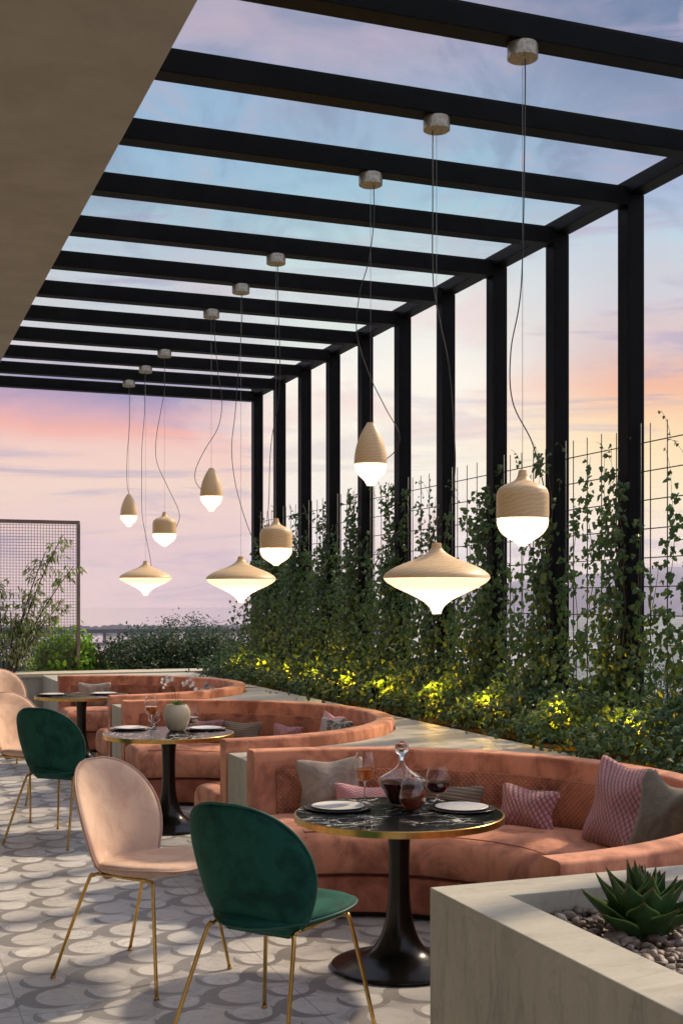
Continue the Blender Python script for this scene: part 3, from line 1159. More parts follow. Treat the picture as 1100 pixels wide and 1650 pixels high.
def ivy_bay(k, y0):
    """all strands climbing one bay and its post"""
    far = max(0.0, (y0 - 8) / 8.0)
    P, S = [], []
    stems = MB()
    strands = []
    # strands on the wires
    for i in range(5):
        yy = y0 + 0.12 + i * 0.19
        strands.append((5.0, yy, random.uniform(2.0, 2.85) + (0.12 if i in (0, 4) else 0), 0.040))
    # strands climbing the post at y0 (inner and side faces)
    for i in range(4):
        strands.append((XP - 0.10, y0 + random.uniform(-.08, .08), random.uniform(2.2, 3.05), 0.055))
    for (x, yy, top, w_) in strands:
        pts = []
        ph = random.uniform(0, 6)
        for j in range(16):
            z = 0.72 + (top - 0.72) * j / 15
            pts.append((x - 0.02 + 0.018 * math.sin(z * 7 + ph), yy + 0.028 * math.sin(z * 5 + ph * 2), z))
        stems.tube(pts, [0.005 - 0.0035 * j / 15 for j in range(16)], 4)
        n = int((top - 0.72) * (115 + 220 * far))
        for j in range(n):
            u = random.random() ** 1.35
            z = 0.75 + (top - 0.75) * u
            clump = 0.5 + 0.5 * math.sin(z * 13 + ph * 3)
            if random.random() > 0.35 + 0.65 * clump and u > 0.2:
                continue
            w2 = w_ * (1.45 - 0.85 * u) * (1.0 + 0.6 * far)
            P.append((x - 0.03 + random.gauss(-0.5, 1) * w2 * 0.7, yy + 0.028 * math.sin(z * 5 + ph * 2) + random.gauss(0, 1) * w2, z))
            S.append(random.uniform(0.034, 0.078) * (1 - 0.25 * u))
    # curtain low down, bulging toward the terrace
    n = int(330 + 2100 * far)
    for j in range(n):
        u = random.random() ** 1.7
        z = 0.78 + u * (0.85 + 0.75 * far)
        bul = 0.30 * (1 - u) + 0.06
        P.append((4.98 - abs(random.gauss(0, 1)) * bul, y0 + random.random(), z))
        S.append(random.uniform(0.030, 0.058))
    # a few wispy tendrils at the top
    for j in range(5):
        yy = y0 + random.random()
        z = random.uniform(2.5, 2.9)
        pts = [(4.99, yy, z)]
        d = random.uniform(-.5, .5)
        for q in range(6):
            pts.append((4.99 - 0.01 * q, yy + d * 0.05 * q, z + 0.05 * q - 0.004 * q * q))
        stems.tube(pts, 0.0016, 4)
        for q in range(4):
            pp = pts[random.randint(1, 6)]
            P.append((pp[0], pp[1] + random.uniform(-.02, .02), pp[2]))
            S.append(random.uniform(.02, .035))
    P = np.array(P)
    n = len(P)
    D = rand_dirs(n, (-0.25, 0, -0.9), 0.45)
    Nn = rand_dirs(n, (-0.8, -0.35, 0.45), 0.5)
    root = empty('ivy', (0, 0, 0), 0, 'dark green ivy climbing post and wires of the ' + bay_words(k), 'climbing plant', 'ivy plants climbing the pergola')
    link('leaves', leaves('leaves', P, D, Nn, S, 'ivy' if y0 < 10 else 'ivy_lo'), IVY, root)
    stems.build('stems', STEM, root)
    return root


for k, y in enumerate(BAYS):
    ivy_bay(k, y)

# low ground cover in the bed
P, S, Nn = [], [], []
for j in range(26000):
    y = 4.0 + 12.85 * random.random()
    x = 4.25 + 1.0 * random.random() ** 0.8
    soil_gap = 0.0
    if 7.7 < y < 12.5:
        soil_gap = 0.12 * math.sin((y - 7.7) / 4.8 * PI) + 0.04 * math.sin(y * 9)
    if y < 7.4:
        soil_gap = -0.16 - 0.06 * math.sin(y * 7)
    xx = x + soil_gap
    top = 0.10 + 0.26 * min(1.0, max(0.0, (xx - 4.12 - soil_gap) / 0.5)) + 0.05 * math.sin(y * 5.3) + 0.035 * math.sin(y * 13.1 + x * 7)
    z = 0.74 + max(0.02, top) * (random.random() ** 0.45)
    P.append((xx, y, z))
    S.append(random.uniform(0.026, 0.055))
n = len(P)
D = rand_dirs(n, (-0.55, -0.15, -0.25), 0.55)
Nn = rand_dirs(n, (-0.4, -0.2, 0.8), 0.45)
setp(link('ground_cover', leaves('ground_cover', P, D, Nn, S, 'ivy_lo'), COVER), 'dense low dark green ground cover along the planting bed', kind='stuff')


def blob_leaves(name, blobs, count, size, m, parent, kind='oval', down=(0, 0, -0.3), holes=0.35):
    """leaf clusters filling lumpy ellipsoids"""
    P, Nn = [], []
    tot = sum(b[3] * b[4] * b[5] for b in blobs)
    for (cx, cy, cz, rx, ry, rz) in blobs:
        c = int(count * rx * ry * rz / tot)
        nc = max(6, c // 30)
        cents = rng.normal(size=(nc, 3))
        cents /= np.linalg.norm(cents, axis=1, keepdims=True)
        cents *= rng.uniform(0.45, 1.0, (nc, 1)) ** 0.5
        q = cents[rng.integers(0, nc, c)] + rng.normal(size=(c, 3)) * 0.16
        P.append(q * np.array([rx, ry, rz]) + np.array([cx, cy, cz]))
        Nn.append(q + rng.normal(size=(c, 3)) * 0.5 + np.array([0, 0, 0.4]))
    P = np.vstack(P)
    Nn = np.vstack(Nn)
    D = rand_dirs(len(P), down, 0.7)
    S = rng.uniform(0.65, 1.3, len(P)) * size
    return link(name, leaves(name, P, D, Nn, S, kind), m, parent)


def shrub(loc, blobs, count, size, m, label, kind='oval', h=0.5, group=None):
    root = empty('shrub', loc, 0, label, 'shrub', group)
    blob_leaves('foliage', blobs, count, size, m, root, kind)
    st = MB()
    for j in range(7):
        a = random.uniform(0, 6.3)
        r = random.uniform(.05, .3)
        st.tube(bez([(0, 0, 0), (r * .4 * math.cos(a), r * .4 * math.sin(a), h * .5), (r * math.cos(a), r * math.sin(a), h)], 4), 0.008, 5)
    st.build('stems', BARK, root)
    return root


SG = 'dark shrubs behind the end wall'
shrub((3.55, 18.0, 0.30), [(-.1, 0, .38, .75, .45, .52), (.5, .1, .46, .6, .4, .48)], 8000, .055, DARKSHRUB, 'dark leafy shrub behind the end wall, left of the middle of the window view', group=SG)
shrub((4.75, 18.0, 0.30), [(-.1, 0, .44, .75, .45, .54), (.5, .0, .36, .5, .4, .45)], 8000, .055, DARKSHRUB, 'dark leafy shrub behind the end wall, closest to the ivy', group=SG)
shrub((4.15, 18.5, 0.3), [(0, 0, .42, .55, .4, .52)], 3000, .06, DARKSHRUB, 'tallest dark shrub behind the end wall, between the two broad ones', group=SG)
shrub((2.62, 17.95, 0.3), [(0, 0, .46, .40, .33, .66), (.42, 0, .25, .33, .3, .38), (-.3, 0, .3, .3, .3, .45)], 3800, .095, LIMESHRUB, 'bright green loose shrub rising in front of the steel mesh screen')

# fine steel mesh screen and the slender tree in front of it
scr = empty('mesh_screen', (0, 17.68, 0), 0, 'tall fine wire mesh screen in a brown steel frame beyond the end wall', 'screen')
MB().bbox(-2.0, 2.77, -0.02, 0.02, 2.85, 2.90, 0.003).bbox(2.73, 2.775, -0.021, 0.021, 0.3, 2.849, 0.003).build('frame', BROWNSTEEL, scr)
mw = MB()
for i in range(84):
    x = 2.72 - 0.041 * i
    mw.box(x - .0028, x + .0028, -.003, .003, 0.4, 2.85)
for i in range(59):
    z = 0.45 + 0.041 * i
    mw.box(-0.8, 2.73, -.0075, -.0035, z - .0028, z + .0028)
mw.build('mesh', simple('mesh_wire', (0.10, 0.08, 0.085, 1), 0.5), scr)


def slender_tree(loc, label, limbs, m, nleaf=26, size=0.10, h0=0.4):
    root = empty('young_tree', loc, 0, label, 'tree')
    tr = MB()
    P, D = [], []
    for (dx, dz, yy) in limbs:
        pts = bez([(0, 0, 0), (dx * .25, yy * .3, dz * .35), (dx * .6, yy * .7, dz * .7), (dx, yy, dz)], 6)
        tr.tube(pts, [0.013 * (1 - 0.8 * i / len(pts)) + 0.002 for i in range(len(pts))], 6)
        for j in range(int(nleaf)):
            t = random.uniform(.42, 1)
            p = pts[int(t * (len(pts) - 1))]
            tw = Vector((random.uniform(-1, 1), random.uniform(-1, 1), random.uniform(-.4, .6))) * random.uniform(.08, .26)
            tr.tube([p, p + tw], 0.0025, 4)
            for q in range(5):
                P.append(p + tw * random.uniform(.3, 1.15) + Vector((random.uniform(-.03, .03), random.uniform(-.03, .03), random.uniform(-.03, .03))))
                D.append(tw.normalized() * 0.5 + Vector((random.gauss(0, .35), random.gauss(0, .35), -0.75)))
    tr.build('trunk', BARK, root)
    N2 = rng.normal(size=(len(P), 3)) + np.array([0, -.6, .3])
    link('crown', leaves('crown', [tuple(p) for p in P], [tuple(d) for d in D], N2, rng.uniform(.7, 1.25, len(P)) * size, 'lance'), m, root)
    return root


slender_tree((1.72, 17.35, 0.5), 'slender pale green young tree leaning across the mesh screen',
             [(0.75, 2.15, 0), (0.55, 1.95, .1), (0.90, 1.75, -.1), (0.35, 1.35, 0), (-0.1, 1.55, .1), (0.15, 1.1, -.1), (0.80, 1.3, 0.05), (-.35, 1.2, 0), (0.5, 1.0, 0)], OLIVE, 26, 0.10)


def far_tree(loc, H, Rr, label, group, cnt=2600, m=None, sc_=1.0):
    root = empty('tree', loc, 0, label, 'tree', group)
    cnt *= 3
    tr = MB()
    tr.tube(bez([(0, 0, 0), (.2, 0, H * .3), (0, .1, H * .75)], 4), [Rr * .09, Rr * .085, Rr * .08, Rr * .07, Rr * .06, Rr * .05, Rr * .04, Rr * .03, Rr * .02][:9], 7)
    for q in range(5):
        a = q * 1.3
        tr.tube([(0, 0, H * .35), (Rr * .55 * math.cos(a), Rr * .55 * math.sin(a), H * .65)], [Rr * .05, Rr * .02], 5)
    tr.build('trunk', BARK, root)
    bl = []
    for q in range(9):
        a = random.uniform(0, 6.3)
        r = random.uniform(.1, .55) * Rr
        z = H * random.uniform(.42, .80)
        s = Rr * random.uniform(.38, .6)
        bl.append((r * math.cos(a), r * math.sin(a), z, s, s, s * .85))
    bl.append((0, 0, H * .84, Rr * .55, Rr * .55, H * .16))
    blob_leaves('crown', bl, cnt, 0.30 * sc_, m or FARTREE, root, 'oval')
    return root


TG = 'trees on the land beyond the end wall'
# (px column azimuth, distance, top) chosen from where their tops stand against the water
for (a_, d_, top, rr, lb) in [(6.3, 110, -1.0, 6.5, 'blue green rounded tree behind the mesh screen at the left edge'),
                              (8.1, 130, -2.6, 5.0, 'lower blue green tree behind the mesh screen, beside the bright shrub'),
                              (11.1, 120, -2.0, 4.0, 'blue green tree standing right of the bright shrub'),
                              (12.2, 150, -1.9, 5.5, 'pointed blue green tree beyond the dark shrubs, left of their middle'),
                              (13.7, 170, -0.6, 6.0, 'tall rounded blue green tree above the dark shrubs, nearest their middle'),
                              (14.9, 190, -2.4, 5.5, 'blue green tree beyond the dark shrubs, right next to the ivy')]:
    x, y = d_ * math.sin(R_(a_)), d_ * math.cos(R_(a_))
    far_tree((x, y, -19.5), top + 20.6, rr, lb, TG, 3600)
# trees glimpsed through the ivy wires on the right
for (a_, d_, top, rr, lb) in [(28.5, 150, -7, 8, 'tree seen through the wires of the bay behind the nearest round pendant'),
                              (32.0, 130, -5.5, 8, 'tree seen low through the wires left of the rightmost post'),
                              (35.5, 160, -6, 9, 'tree seen low through the wires at the right edge'),
                              (25.0, 210, -8, 9, 'far tree glimpsed through the ivy beside the nearest disc pendant')]:
    x, y = d_ * math.sin(R_(a_)), d_ * math.cos(R_(a_))
    far_tree((x, y, -19.5), top + 19.5, rr, lb, 'trees glimpsed through the ivy', 2200)

# a house among the trees beyond the end wall
hs = empty('house', (150 * math.sin(R_(10.3)), 150 * math.cos(R_(10.3)), -19.4), 0.3, 'small house with a reddish tiled roof among the far trees', 'house')
MB().box(-4, 4, -3, 3, 0, 12.6).build('wall', simple('house_wall', (0.40, 0.30, 0.30, 1), 0.9), hs)
MB().add([(-4.4, -3.4, 12.6), (4.4, -3.4, 12.6), (4.4, 3.4, 12.6), (-4.4, 3.4, 12.6), (-4.4, 0, 15.4), (4.4, 0, 15.4)],
         [(0, 1, 5, 4), (2, 3, 4, 5), (0, 4, 3), (1, 2, 5), (0, 3, 2, 1)]).build('roof', simple('house_roof', (0.22, 0.09, 0.08, 1), 0.9), hs)
for k in range(3):
    MB().box(-3 + k * 2.4, -2 + k * 2.4, -3.06, -3.0, 9.4, 11).build('window', simple('house_window', (0.05, 0.06, 0.08, 1), 0.2), hs)

# ------------------------------------------------------------------ garden spotlights in the bed
SPOTS = [6.74, 7.62, 8.70, 9.70, 10.8, 11.75, 12.70, 13.70, 14.7, 15.6]


def spot_proto():
    root = empty('garden_spotlight', (0, 0, 0), 0, 'x', 'garden light', 'small yellow spotlights in the planting bed')
    MB().tube([(0, 0, 0), (0, 0, 0.14)], 0.006, 8).build('spike', BLACKM, root)
    MB().tube([(-0.035, 0, 0.13), (0.035, 0, 0.172)], [0.022, 0.03], 14).build('housing', BLACKM, root)
    MB().tube([(0.0355, 0, 0.1723), (0.038, 0, 0.1738)], 0.025, 14).build('lens', YLENS, root)
    return root


sp = spot_proto()
SPL = ['nearest yellow spotlight glowing in the ivy, low at the right edge'] + ['%s yellow spotlight along the planting bed, counted from the nearest' % q for q in ORD[:9]]
for k, y in enumerate(SPOTS):
    o = sp if k == 0 else copy_tree(sp)
    o.location = (4.43, y, 0.78)
    o['label'] = SPL[k]
    ld = bpy.data.lights.new('spotlight_beam', 'POINT')
    ld.energy = [8.0, 11.0, 5.0, 4.0, 0.5, 0.5, 2.6, 0.9, 0.7, 1.2][k]
    ld.color = (1.0, 0.54, 0.02)
    ld.shadow_soft_size = 0.02
    lo = bpy.data.objects.new('spotlight_beam', ld)
    COL.objects.link(lo)
    lo.parent = o
    lo.location = (0.07, 0.0, 0.215)

# ------------------------------------------------------------------ booths


def arc_profile(prof, a0, a1, n, uvscale=True, endround=0.0):
    """sweep a closed (r, z) profile about the booth centre; angles in radians"""
    v, f, uv = [], [], []
    M = len(prof)
    rc = sum(p[0] for p in prof) / M
    zc = sum(p[1] for p in prof) / M
    st = []
    if endround:
        for q in (0.0, 0.12, 0.3, 0.55, 0.8):
            st.append((a0 + endround * q * q, 0.0 + math.sqrt(max(0, 1 - (1 - q) ** 2)) if q else 0.0))
    else:
        st.append((a0, 1.0))
    core = [(a0 + endround + (a1 - a0 - 2 * endround) * i / n, 1.0) for i in range(n + 1)]
    tail = [(a1 + a0 - a, s) for a, s in st[::-1]]
    if not endround:
        st, tail = [], []
    S_ = st + core + tail
    for (a, s) in S_:
        k = 0.90 + 0.10 * s if endround else 1.0
        kz = 0.72 + 0.28 * s if endround else 1.0
        for j, (r, z) in enumerate(prof):
            rr = rc + (r - rc) * k
            zz = prof_base(prof) + (z - prof_base(prof)) * kz if endround else z
            v.append((rr * math.cos(a), rr * math.sin(a), zz))
            uv.append((a * 1.6, z + (r - rc) * 0.3))
    for i in range(len(S_) - 1):
        for j in range(M):
            j2 = (j + 1) % M
            f.append((i * M + j, (i + 1) * M + j, (i + 1) * M + j2, i * M + j2))
    f.append(tuple(range(M)))
    f.append(tuple((len(S_) - 1) * M + j for j in range(M - 1, -1, -1)))
    return v, f, uv


def prof_base(prof):
    return min(p[1] for p in prof)


def rrect(r0, r1, z0, z1, b, seg=4, bt=None):
    """rounded rectangle profile, ccw"""
    bt = bt or b
    out = []
    for (cx, cz, a0, bb_) in ((r1 - b, z0 + b, -90, b), (r1 - bt, z1 - bt, 0, bt), (r0 + bt, z1 - bt, 90, bt), (r0 + b, z0 + b, 180, b)):
        for k in range(seg + 1):
            a = R_(a0 + 90 * k / seg)
            out.append((cx + bb_ * math.cos(a), cz + bb_ * math.sin(a)))
    return out


def fixn(me):
    bm = bmesh.new()
    bm.from_mesh(me)
    bmesh.ops.recalc_face_normals(bm, faces=bm.faces)
    bm.to_mesh(me)
    bm.free()
    return me


def booth_proto():
    root = empty('curved_sofa', (0, 0, 0), 0, 'x', 'sofa', 'curved velvet sofas of the booths')
    H = PI / 2
    v, f, uv = arc_profile(rrect(RI, RO, 0.10, 0.86, 0.012, 3, 0.018), -H, H, 72)
    me = pymesh('backrest', v, f, True, uv)
    fixn(me).set_sharp_from_angle(angle=R_(50))
    link('backrest', me, TERRA, root)
    # quilted inlay on the inside, slightly proud
    v, f, uv = arc_profile(rrect(RI - 0.016, RI - 0.001, 0.46, 0.745, 0.006, 2), -H + 0.085, H - 0.085, 80)
    me = pymesh('quilted_panel', v, f, True, uv)
    fixn(me).set_sharp_from_angle(angle=R_(50))
    link('quilted_panel', me, TERRAQ, root)
    # piping above the inlay
    pp = [((RI - 0.010) * math.cos(a), (RI - 0.010) * math.sin(a), 0.752) for a in np.linspace(-H + 0.075, H - 0.075, 80)]
    # seat cushion with a soft crown
    prof = [(RI - 0.02, 0.25), (RI - 0.02, 0.47), (1.50, 0.492), (1.34, 0.500), (1.18, 0.496), (1.06, 0.484), (0.985, 0.462), (0.945, 0.425), (0.930, 0.37), (0.932, 0.31), (0.945, 0.27), (0.97, 0.25)]
    v, f, uv = arc_profile(prof, -H + 0.0, H - 0.0, 90, endround=0.085)
    # long lazy undulation
    v2 = []
    for (x, y, z) in v:
        a = math.atan2(y, x)
        r = math.hypot(x, y)
        z += 0.006 * math.sin(a * 5 + 1) * (z - 0.25) / 0.2 + 0.003 * math.sin(a * 17 + r * 9) * (z - 0.25) / 0.2
        v2.append((x, y, z))
    me = pymesh('seat_cushion', v2, f, True, uv)
    fixn(me)
    sc_o = link('seat_cushion', me, TERRA, root)
    seam = [(1.0 * math.cos(a), 1.0 * math.sin(a), 0.476 + 0.006 * math.sin(a * 5 + 1)) for a in np.linspace(-H + 0.09, H - 0.09, 90)]
    sm = MB().tube(seam, 0.0035, 6)
    sm.tube([(r * math.cos(H - .09), r * math.sin(H - .09), z) for r, z in ((1.0, .476), (1.06, .487), (1.3, .50), (1.62, .478))], 0.003, 6)
    sm.tube([(r * math.cos(H - .09), -r * math.sin(H - .09), z) for r, z in ((1.0, .476), (1.06, .487), (1.3, .50), (1.62, .478))], 0.003, 6)
    sm.build('seam', TERRAB, sc_o)
    v, f, uv = arc_profile(rrect(0.965, RI - 0.003, 0.035, 0.232, 0.012, 3), -H + 0.004, H - 0.004, 72)
    me = pymesh('base', v, f, True, uv)
    fixn(me).set_sharp_from_angle(angle=R_(50))
    link('base', me, TERRAB, root)
    v, f, uv = arc_profile(rrect(1.01, RO - 0.02, 0.0, 0.0345, 0.003, 1), -H + 0.02, H - 0.02, 60)
    me = pymesh('plinth', v, f, False, uv)
    fixn(me)
    link('plinth', me, SHADOWGAP, root)
    return root


bo = booth_proto()
BL = ['nearest curved terracotta velvet sofa, round the table with the glass decanter',
      'middle curved terracotta velvet sofa, round the table with the potted orchid',
      'farthest curved terracotta velvet sofa, in front of the low end wall']
for k, cy in enumerate(BOOTHS):
    o = bo if k == 0 else copy_tree(bo)
    o.location = (CX + (0.03 if k == 0 else 0), cy, 0)
    o.rotation_euler = (0, 0, R_(1.0) if k == 0 else 0)
    o['label'] = BL[k]

# ------------------------------------------------------------------ cushions


def pillow_mesh(wd, ht, th, corner=0.5):
    out = []
    N = 96
    for k in range(N):
        t = 2 * PI * k / N
        c, s = math.cos(t), math.sin(t)
        # superellipse with drawn-out corners and sagging sides
        p = 16.0
        r = (abs(c) ** p + abs(s) ** p) ** (-1 / p)
        sag = 1 - 0.10 * (1 - abs(math.sin(2 * t)) ** 1.5) + 0.06 * abs(math.sin(2 * t)) ** 8
        x, y = c * r * sag, s * r * sag
        out.append((x * wd / 2, y * ht / 2))
    sd = random.uniform(0, 6)

    def sf(a, b):
        wob = 0.004 * math.sin(a * 31 + sd) + 0.004 * math.sin(b * 27 + sd * 2)
        return Vector((a, wob, b)), Vector((0, -1, 0))
    v, f, uv = pad(out, sf, th, rings=12, p=2.2, q=0.9)
    me = pymesh('cushion', v, f, True, uv)
    fixn(me)
    return me


def cushion(booth, deg, rad, wd, ht, th, m, label, tilt=14, twist=0.0, roll=0.0, dz=0.0, name='cushion', sit=0.492):
    a = R_(deg)
    me = pillow_mesh(wd, ht, th)
    o = link(name, me, m)
    hh = ht / 2 * math.cos(R_(tilt))
    o.location = (CX + rad * math.cos(a), BOOTHS[booth] + rad * math.sin(a), sit + hh + dz - 0.012)
    # local -Y faces the centre of the booth
    rz = a - PI / 2 + R_(twist)
    o.rotation_euler = (Matrix.Rotation(rz, 3, 'Z') @ Matrix.Rotation(-R_(tilt), 3, 'X') @ Matrix.Rotation(R_(roll), 3, 'Y')).to_euler()
    return setp(o, label, 'cushion', 'loose cushions on the sofas')


cushion(0, 74, 1.50, .38, .34, .13, F_SILVER, 'silver satin cushion on the nearest sofa, left of the stemmed glass', 12, roll=-3)
cushion(0, 66, 1.36, .36, .20, .10, F_PINKC, 'small pink cushion between the silver one and the decanter', 10, roll=4)
cushion(0, 46, 1.50, .36, .20, .10, F_RIB, 'grey ribbed cushion behind the decanter and the right glass', 12)
cushion(0, 27, 1.46, .37, .235, .12, F_PINKD, 'oblong pink pleated cushion, alone on the nearest sofa right of the table', 16, roll=3)
cushion(0, -3, 1.42, .47, .46, .15, F_PINKD, 'large square pink pleated cushion on the nearest sofa', 14, twist=6, roll=3)
cushion(0, -29, 1.42, .46, .46, .18, F_GREY, 'olive grey linen cushion at the right edge of the photo', 12, twist=24, roll=6)
cushion(1, 64, 1.48, .36, .22, .10, F_MAUVE, 'dusky mauve cushion on the middle sofa behind the white pot', 14)
cushion(1, 50, 1.48, .36, .21, .10, F_RIB, 'dark brown ribbed cushion on the middle sofa beside the mauve one', 14)
cushion(1, 32, 1.48, .32, .20, .10, F_PINKD, 'small pink cushion in the middle of the middle sofa', 14, roll=3)
cushion(1, 9, 1.47, .34, .34, .12, F_PINKC, 'upright pink cushion at the curve of the middle sofa', 14, roll=5)
cushion(1, 0, 1.38, .33, .33, .12, F_SILVER, 'shiny grey cushion leaning beside the upright pink one', 14, twist=15, roll=-4)
cushion(1, -9, 1.36, .33, .33, .12, F_PRINT, 'black veined cushion at the right end of the middle sofa cushions', 14, twist=25)
cushion(2, 75, 1.50, .38, .30, .12, F_SILVER, 'silver mauve cushion on the farthest sofa, at its left', 10)
cushion(2, 61, 1.40, .42, .16, .10, F_MAUVE, 'low mauve cushion on the farthest sofa beside the silver one', 40)
cushion(2, 48, 1.40, .44, .15, .10, F_RIB, 'low dark grey cushion on the farthest sofa, right of the mauve one', 40)
cushion(2, 6, 1.46, .36, .33, .12, F_PRINT, 'black veined cushion at the curve of the farthest sofa', 14, roll=8)
cushion(2, -3, 1.36, .34, .32, .12, F_SILVER, 'pale grey cushion leaning beside the black veined one, farthest sofa', 18, twist=15, roll=-6)

# ------------------------------------------------------------------ tables


def table_proto():
    root = empty('pedestal_table', (0, 0, 0), 0, 'x', 'table', 'round marble pedestal tables')
    MB().lathe([(0, .714), (.485, .714), (.494, .7145), (.494, .7385), (.4925, .740), (0, .740)], 96).build('tabletop', MARBLE, root, auto=30)
    MB().lathe([(.4945, .708), (.5035, .708), (.5035, .7375), (.5015, .7395), (.4945, .7395), (.4945, .708)], 96).build('brass_rim', BRASS, root, auto=30)
    prof = [(0, 0.004), (.318, .004), (.326, .010), (.322, .018), (.27, .030), (.20, .048), (.145, .075), (.108, .115), (.082, .17), (.064, .24), (.053, .33), (.050, .43), (.051, .54), (.056, .63), (.070, .68), (.12, .700), (.22, .7068), (.22, .7125), (0, .7125)]
    MB().lathe([(0, 0.004)] + [(p.x, p.y) for p in bez([(a, b, 0) for a, b in prof[1:-2]], 3)] + [(.22, .7125), (0, .7125)], 48).build('pedestal', PEDESTAL, root)
    return root


tb = table_proto()
TPOS = [(2.378, 5.488), (2.17, 9.49), (2.166, 13.70)]
TL = ['nearest round black marble table with a gold rim, glass decanter on it', 'middle round black marble table, white potted orchid on it', 'farthest round black marble table, half hidden by the middle one']
for k, (x, y) in enumerate(TPOS):
    o = tb if k == 0 else copy_tree(tb)
    o.location = (x, y, 0)
    o.rotation_euler = (0, 0, k * 1.3)
    o['label'] = TL[k]
TZ = 0.7405


def plate_set(x, y, lab_side):
    MBc = MB().lathe([(0, 0), (.10, 0), (.158, .006), (.164, .009), (.163, .011), (.158, .0105), (.105, .006), (0, .006)], 56)
    o = MBc.build('charger_plate', DARKCER, None, (x, y, TZ))
    setp(o, 'flat charcoal charger plate under the white plate ' + lab_side, 'plate', 'charcoal charger plates')
    o = MB().lathe([(0, 0), (.085, 0), (.122, .007), (.130, .010), (.1295, .0115), (.124, .0115), (.086, .005), (0, .005)], 56).build('dinner_plate', WHITECER, None, (x, y, TZ + .0062))
    setp(o, 'white dinner plate ' + lab_side, 'plate', 'white dinner plates')


plate_set(2.145, 5.70, 'on the left of the nearest table')
plate_set(2.70, 5.465, 'on the right of the nearest table')
plate_set(1.94, 9.86, 'on the left of the middle table')
plate_set(2.50, 9.63, 'on the right of the middle table')
plate_set(1.86, 13.78, 'on the left of the farthest table')
plate_set(2.42, 13.72, 'on the right of the farthest table')


def interp_prof(prof, z):
    for (r0, z0), (r1, z1) in zip(prof, prof[1:]):
        if z0 <= z <= z1:
            t = (z - z0) / max(1e-9, z1 - z0)
            return r0 + (r1 - r0) * t
    return prof[-1][0]


def vessel(name, prof, wall, foot, loc, m, fill_z, fill_mat, label, group, extra=None, fname='wine', k=1.0):
    """prof: outer (r,z) from the bottom centre upward; foot: list of profile points under it"""
    prof = [(a * k, b * k) for a, b in prof]
    foot = [(a * k, b * k) for a, b in foot]
    fill_z *= k
    pr_ = spline2(prof, 5)
    inner = [(max(0.0, r - wall), z + (wall if i == 0 else 0)) for i, (r, z) in enumerate(pr_)]
    root = empty(name, loc, 0, label, 'glass' if 'decanter' not in name else 'decanter', group)
    full = foot + pr_ + inner[::-1]
    full[-1] = (0.0, inner[0][1] + wall * 0.5)
    MB().lathe(full, 40).build('bowl', m, root)
    if fill_mat is not None:
        zb = pr_[0][1] + wall * 1.6
        fp = [(0.0, zb)]
        for i in range(1, 12):
            z = zb + (fill_z - zb) * i / 11
            fp.append((max(0.001, interp_prof(pr_, z) - wall * 1.25), z))
        fp.append((0.0, fill_z))
        MB().lathe(fp, 40).build(fname, fill_mat, root, auto=50)
    if extra:
        extra(root)
    return root


STEMF = [(0, 0), (.034, 0), (.036, .0015), (.034, .003), (.012, .005), (.0045, .012), (.0036, .05), (.0036, .085), (.006, .096)]
BOWL = [(.006, .097), (.026, .106), (.041, .128), (.046, .155), (.043, .188), (.036, .218), (.0345, .222)]
vessel('wine_glass', BOWL, .0012, STEMF, (2.322, 5.790, TZ), GLASS, .150, WINE_AMB, 'tall stemmed wine glass with amber wine on the nearest table', 'wine glasses', k=1.17)
vessel('wine_glass', BOWL, .0012, STEMF, (2.10, 9.80, TZ), GLASS, .150, WINE_AMB, 'stemmed wine glass with amber wine beside the white pot', 'wine glasses', k=1.2)
SF = [(0, 0), (.012, 0.0)]
SB = [(.018, 0.001), (.034, .010), (.049, .032), (.054, .058), (.050, .088), (.042, .118), (.038, .132)]
vessel('stemless_glass', SB, .0014, SF, (2.455, 5.50, TZ), GLASS, .078, WINE_TAW, 'stemless tumbler with tawny wine in front of the decanter', 'stemless glasses', k=1.22)
SF2 = [(0, 0), (.031, 0), (.033, .0015), (.031, .003), (.010, .005), (.0045, .010), (.0045, .028)]
SB2 = [(.006, .030), (.028, .037), (.045, .054), (.050, .080), (.046, .108), (.038, .136), (.036, .142)]
vessel('wine_glass', SB2, .0013, SF2, (2.70, 5.74, TZ), GLASS, .078, WINE_RED, 'short stemmed glass with red wine right of the decanter', 'wine glasses', k=1.25)
vessel('wine_glass', SB2, .0013, SF2, (2.42, 9.78, TZ), GLASS, .070, WINE_RED, 'red wine glass right of the white pot on the middle table', 'wine glasses', k=1.25)
vessel('stemless_glass', SB, .0014, SF, (2.31, 9.86, TZ), GLASS, .050, WINE_RED, 'tumbler of red wine just behind the white pot', 'stemless glasses')
vessel('wine_glass', SB2, .0013, SF2, (2.15, 9.93, TZ), GLASS, .0, None, 'clear glass left of the white pot, behind the amber one', 'wine glasses')
DP = [(.045, 0.002), (.062, .02), (.090, .07), (.116, .116), (.121, .127), (.108, .143), (.076, .163), (.042, .183), (.022, .202), (.0175, .222), (.019, .243), (.0215, .250)]


def stopper(root):
    MB().lathe([(p[0], p[1] - .02) for p in [(0, .245), (.011, .247), (.013, .268), (.024, .274)]] + spline2([(.024, .256), (.033, .270), (.036, .288), (.030, .308), (.016, .320)], 4) + [(0, .323)], 12).build('stopper', GLASS, root)


vessel('decanter', DP, .0018, [(0, 0), (.040, 0)], (2.470, 5.665, TZ), GLASS, .118, WINE_RED, 'wide glass decanter of red wine with a round stopper', None, stopper)

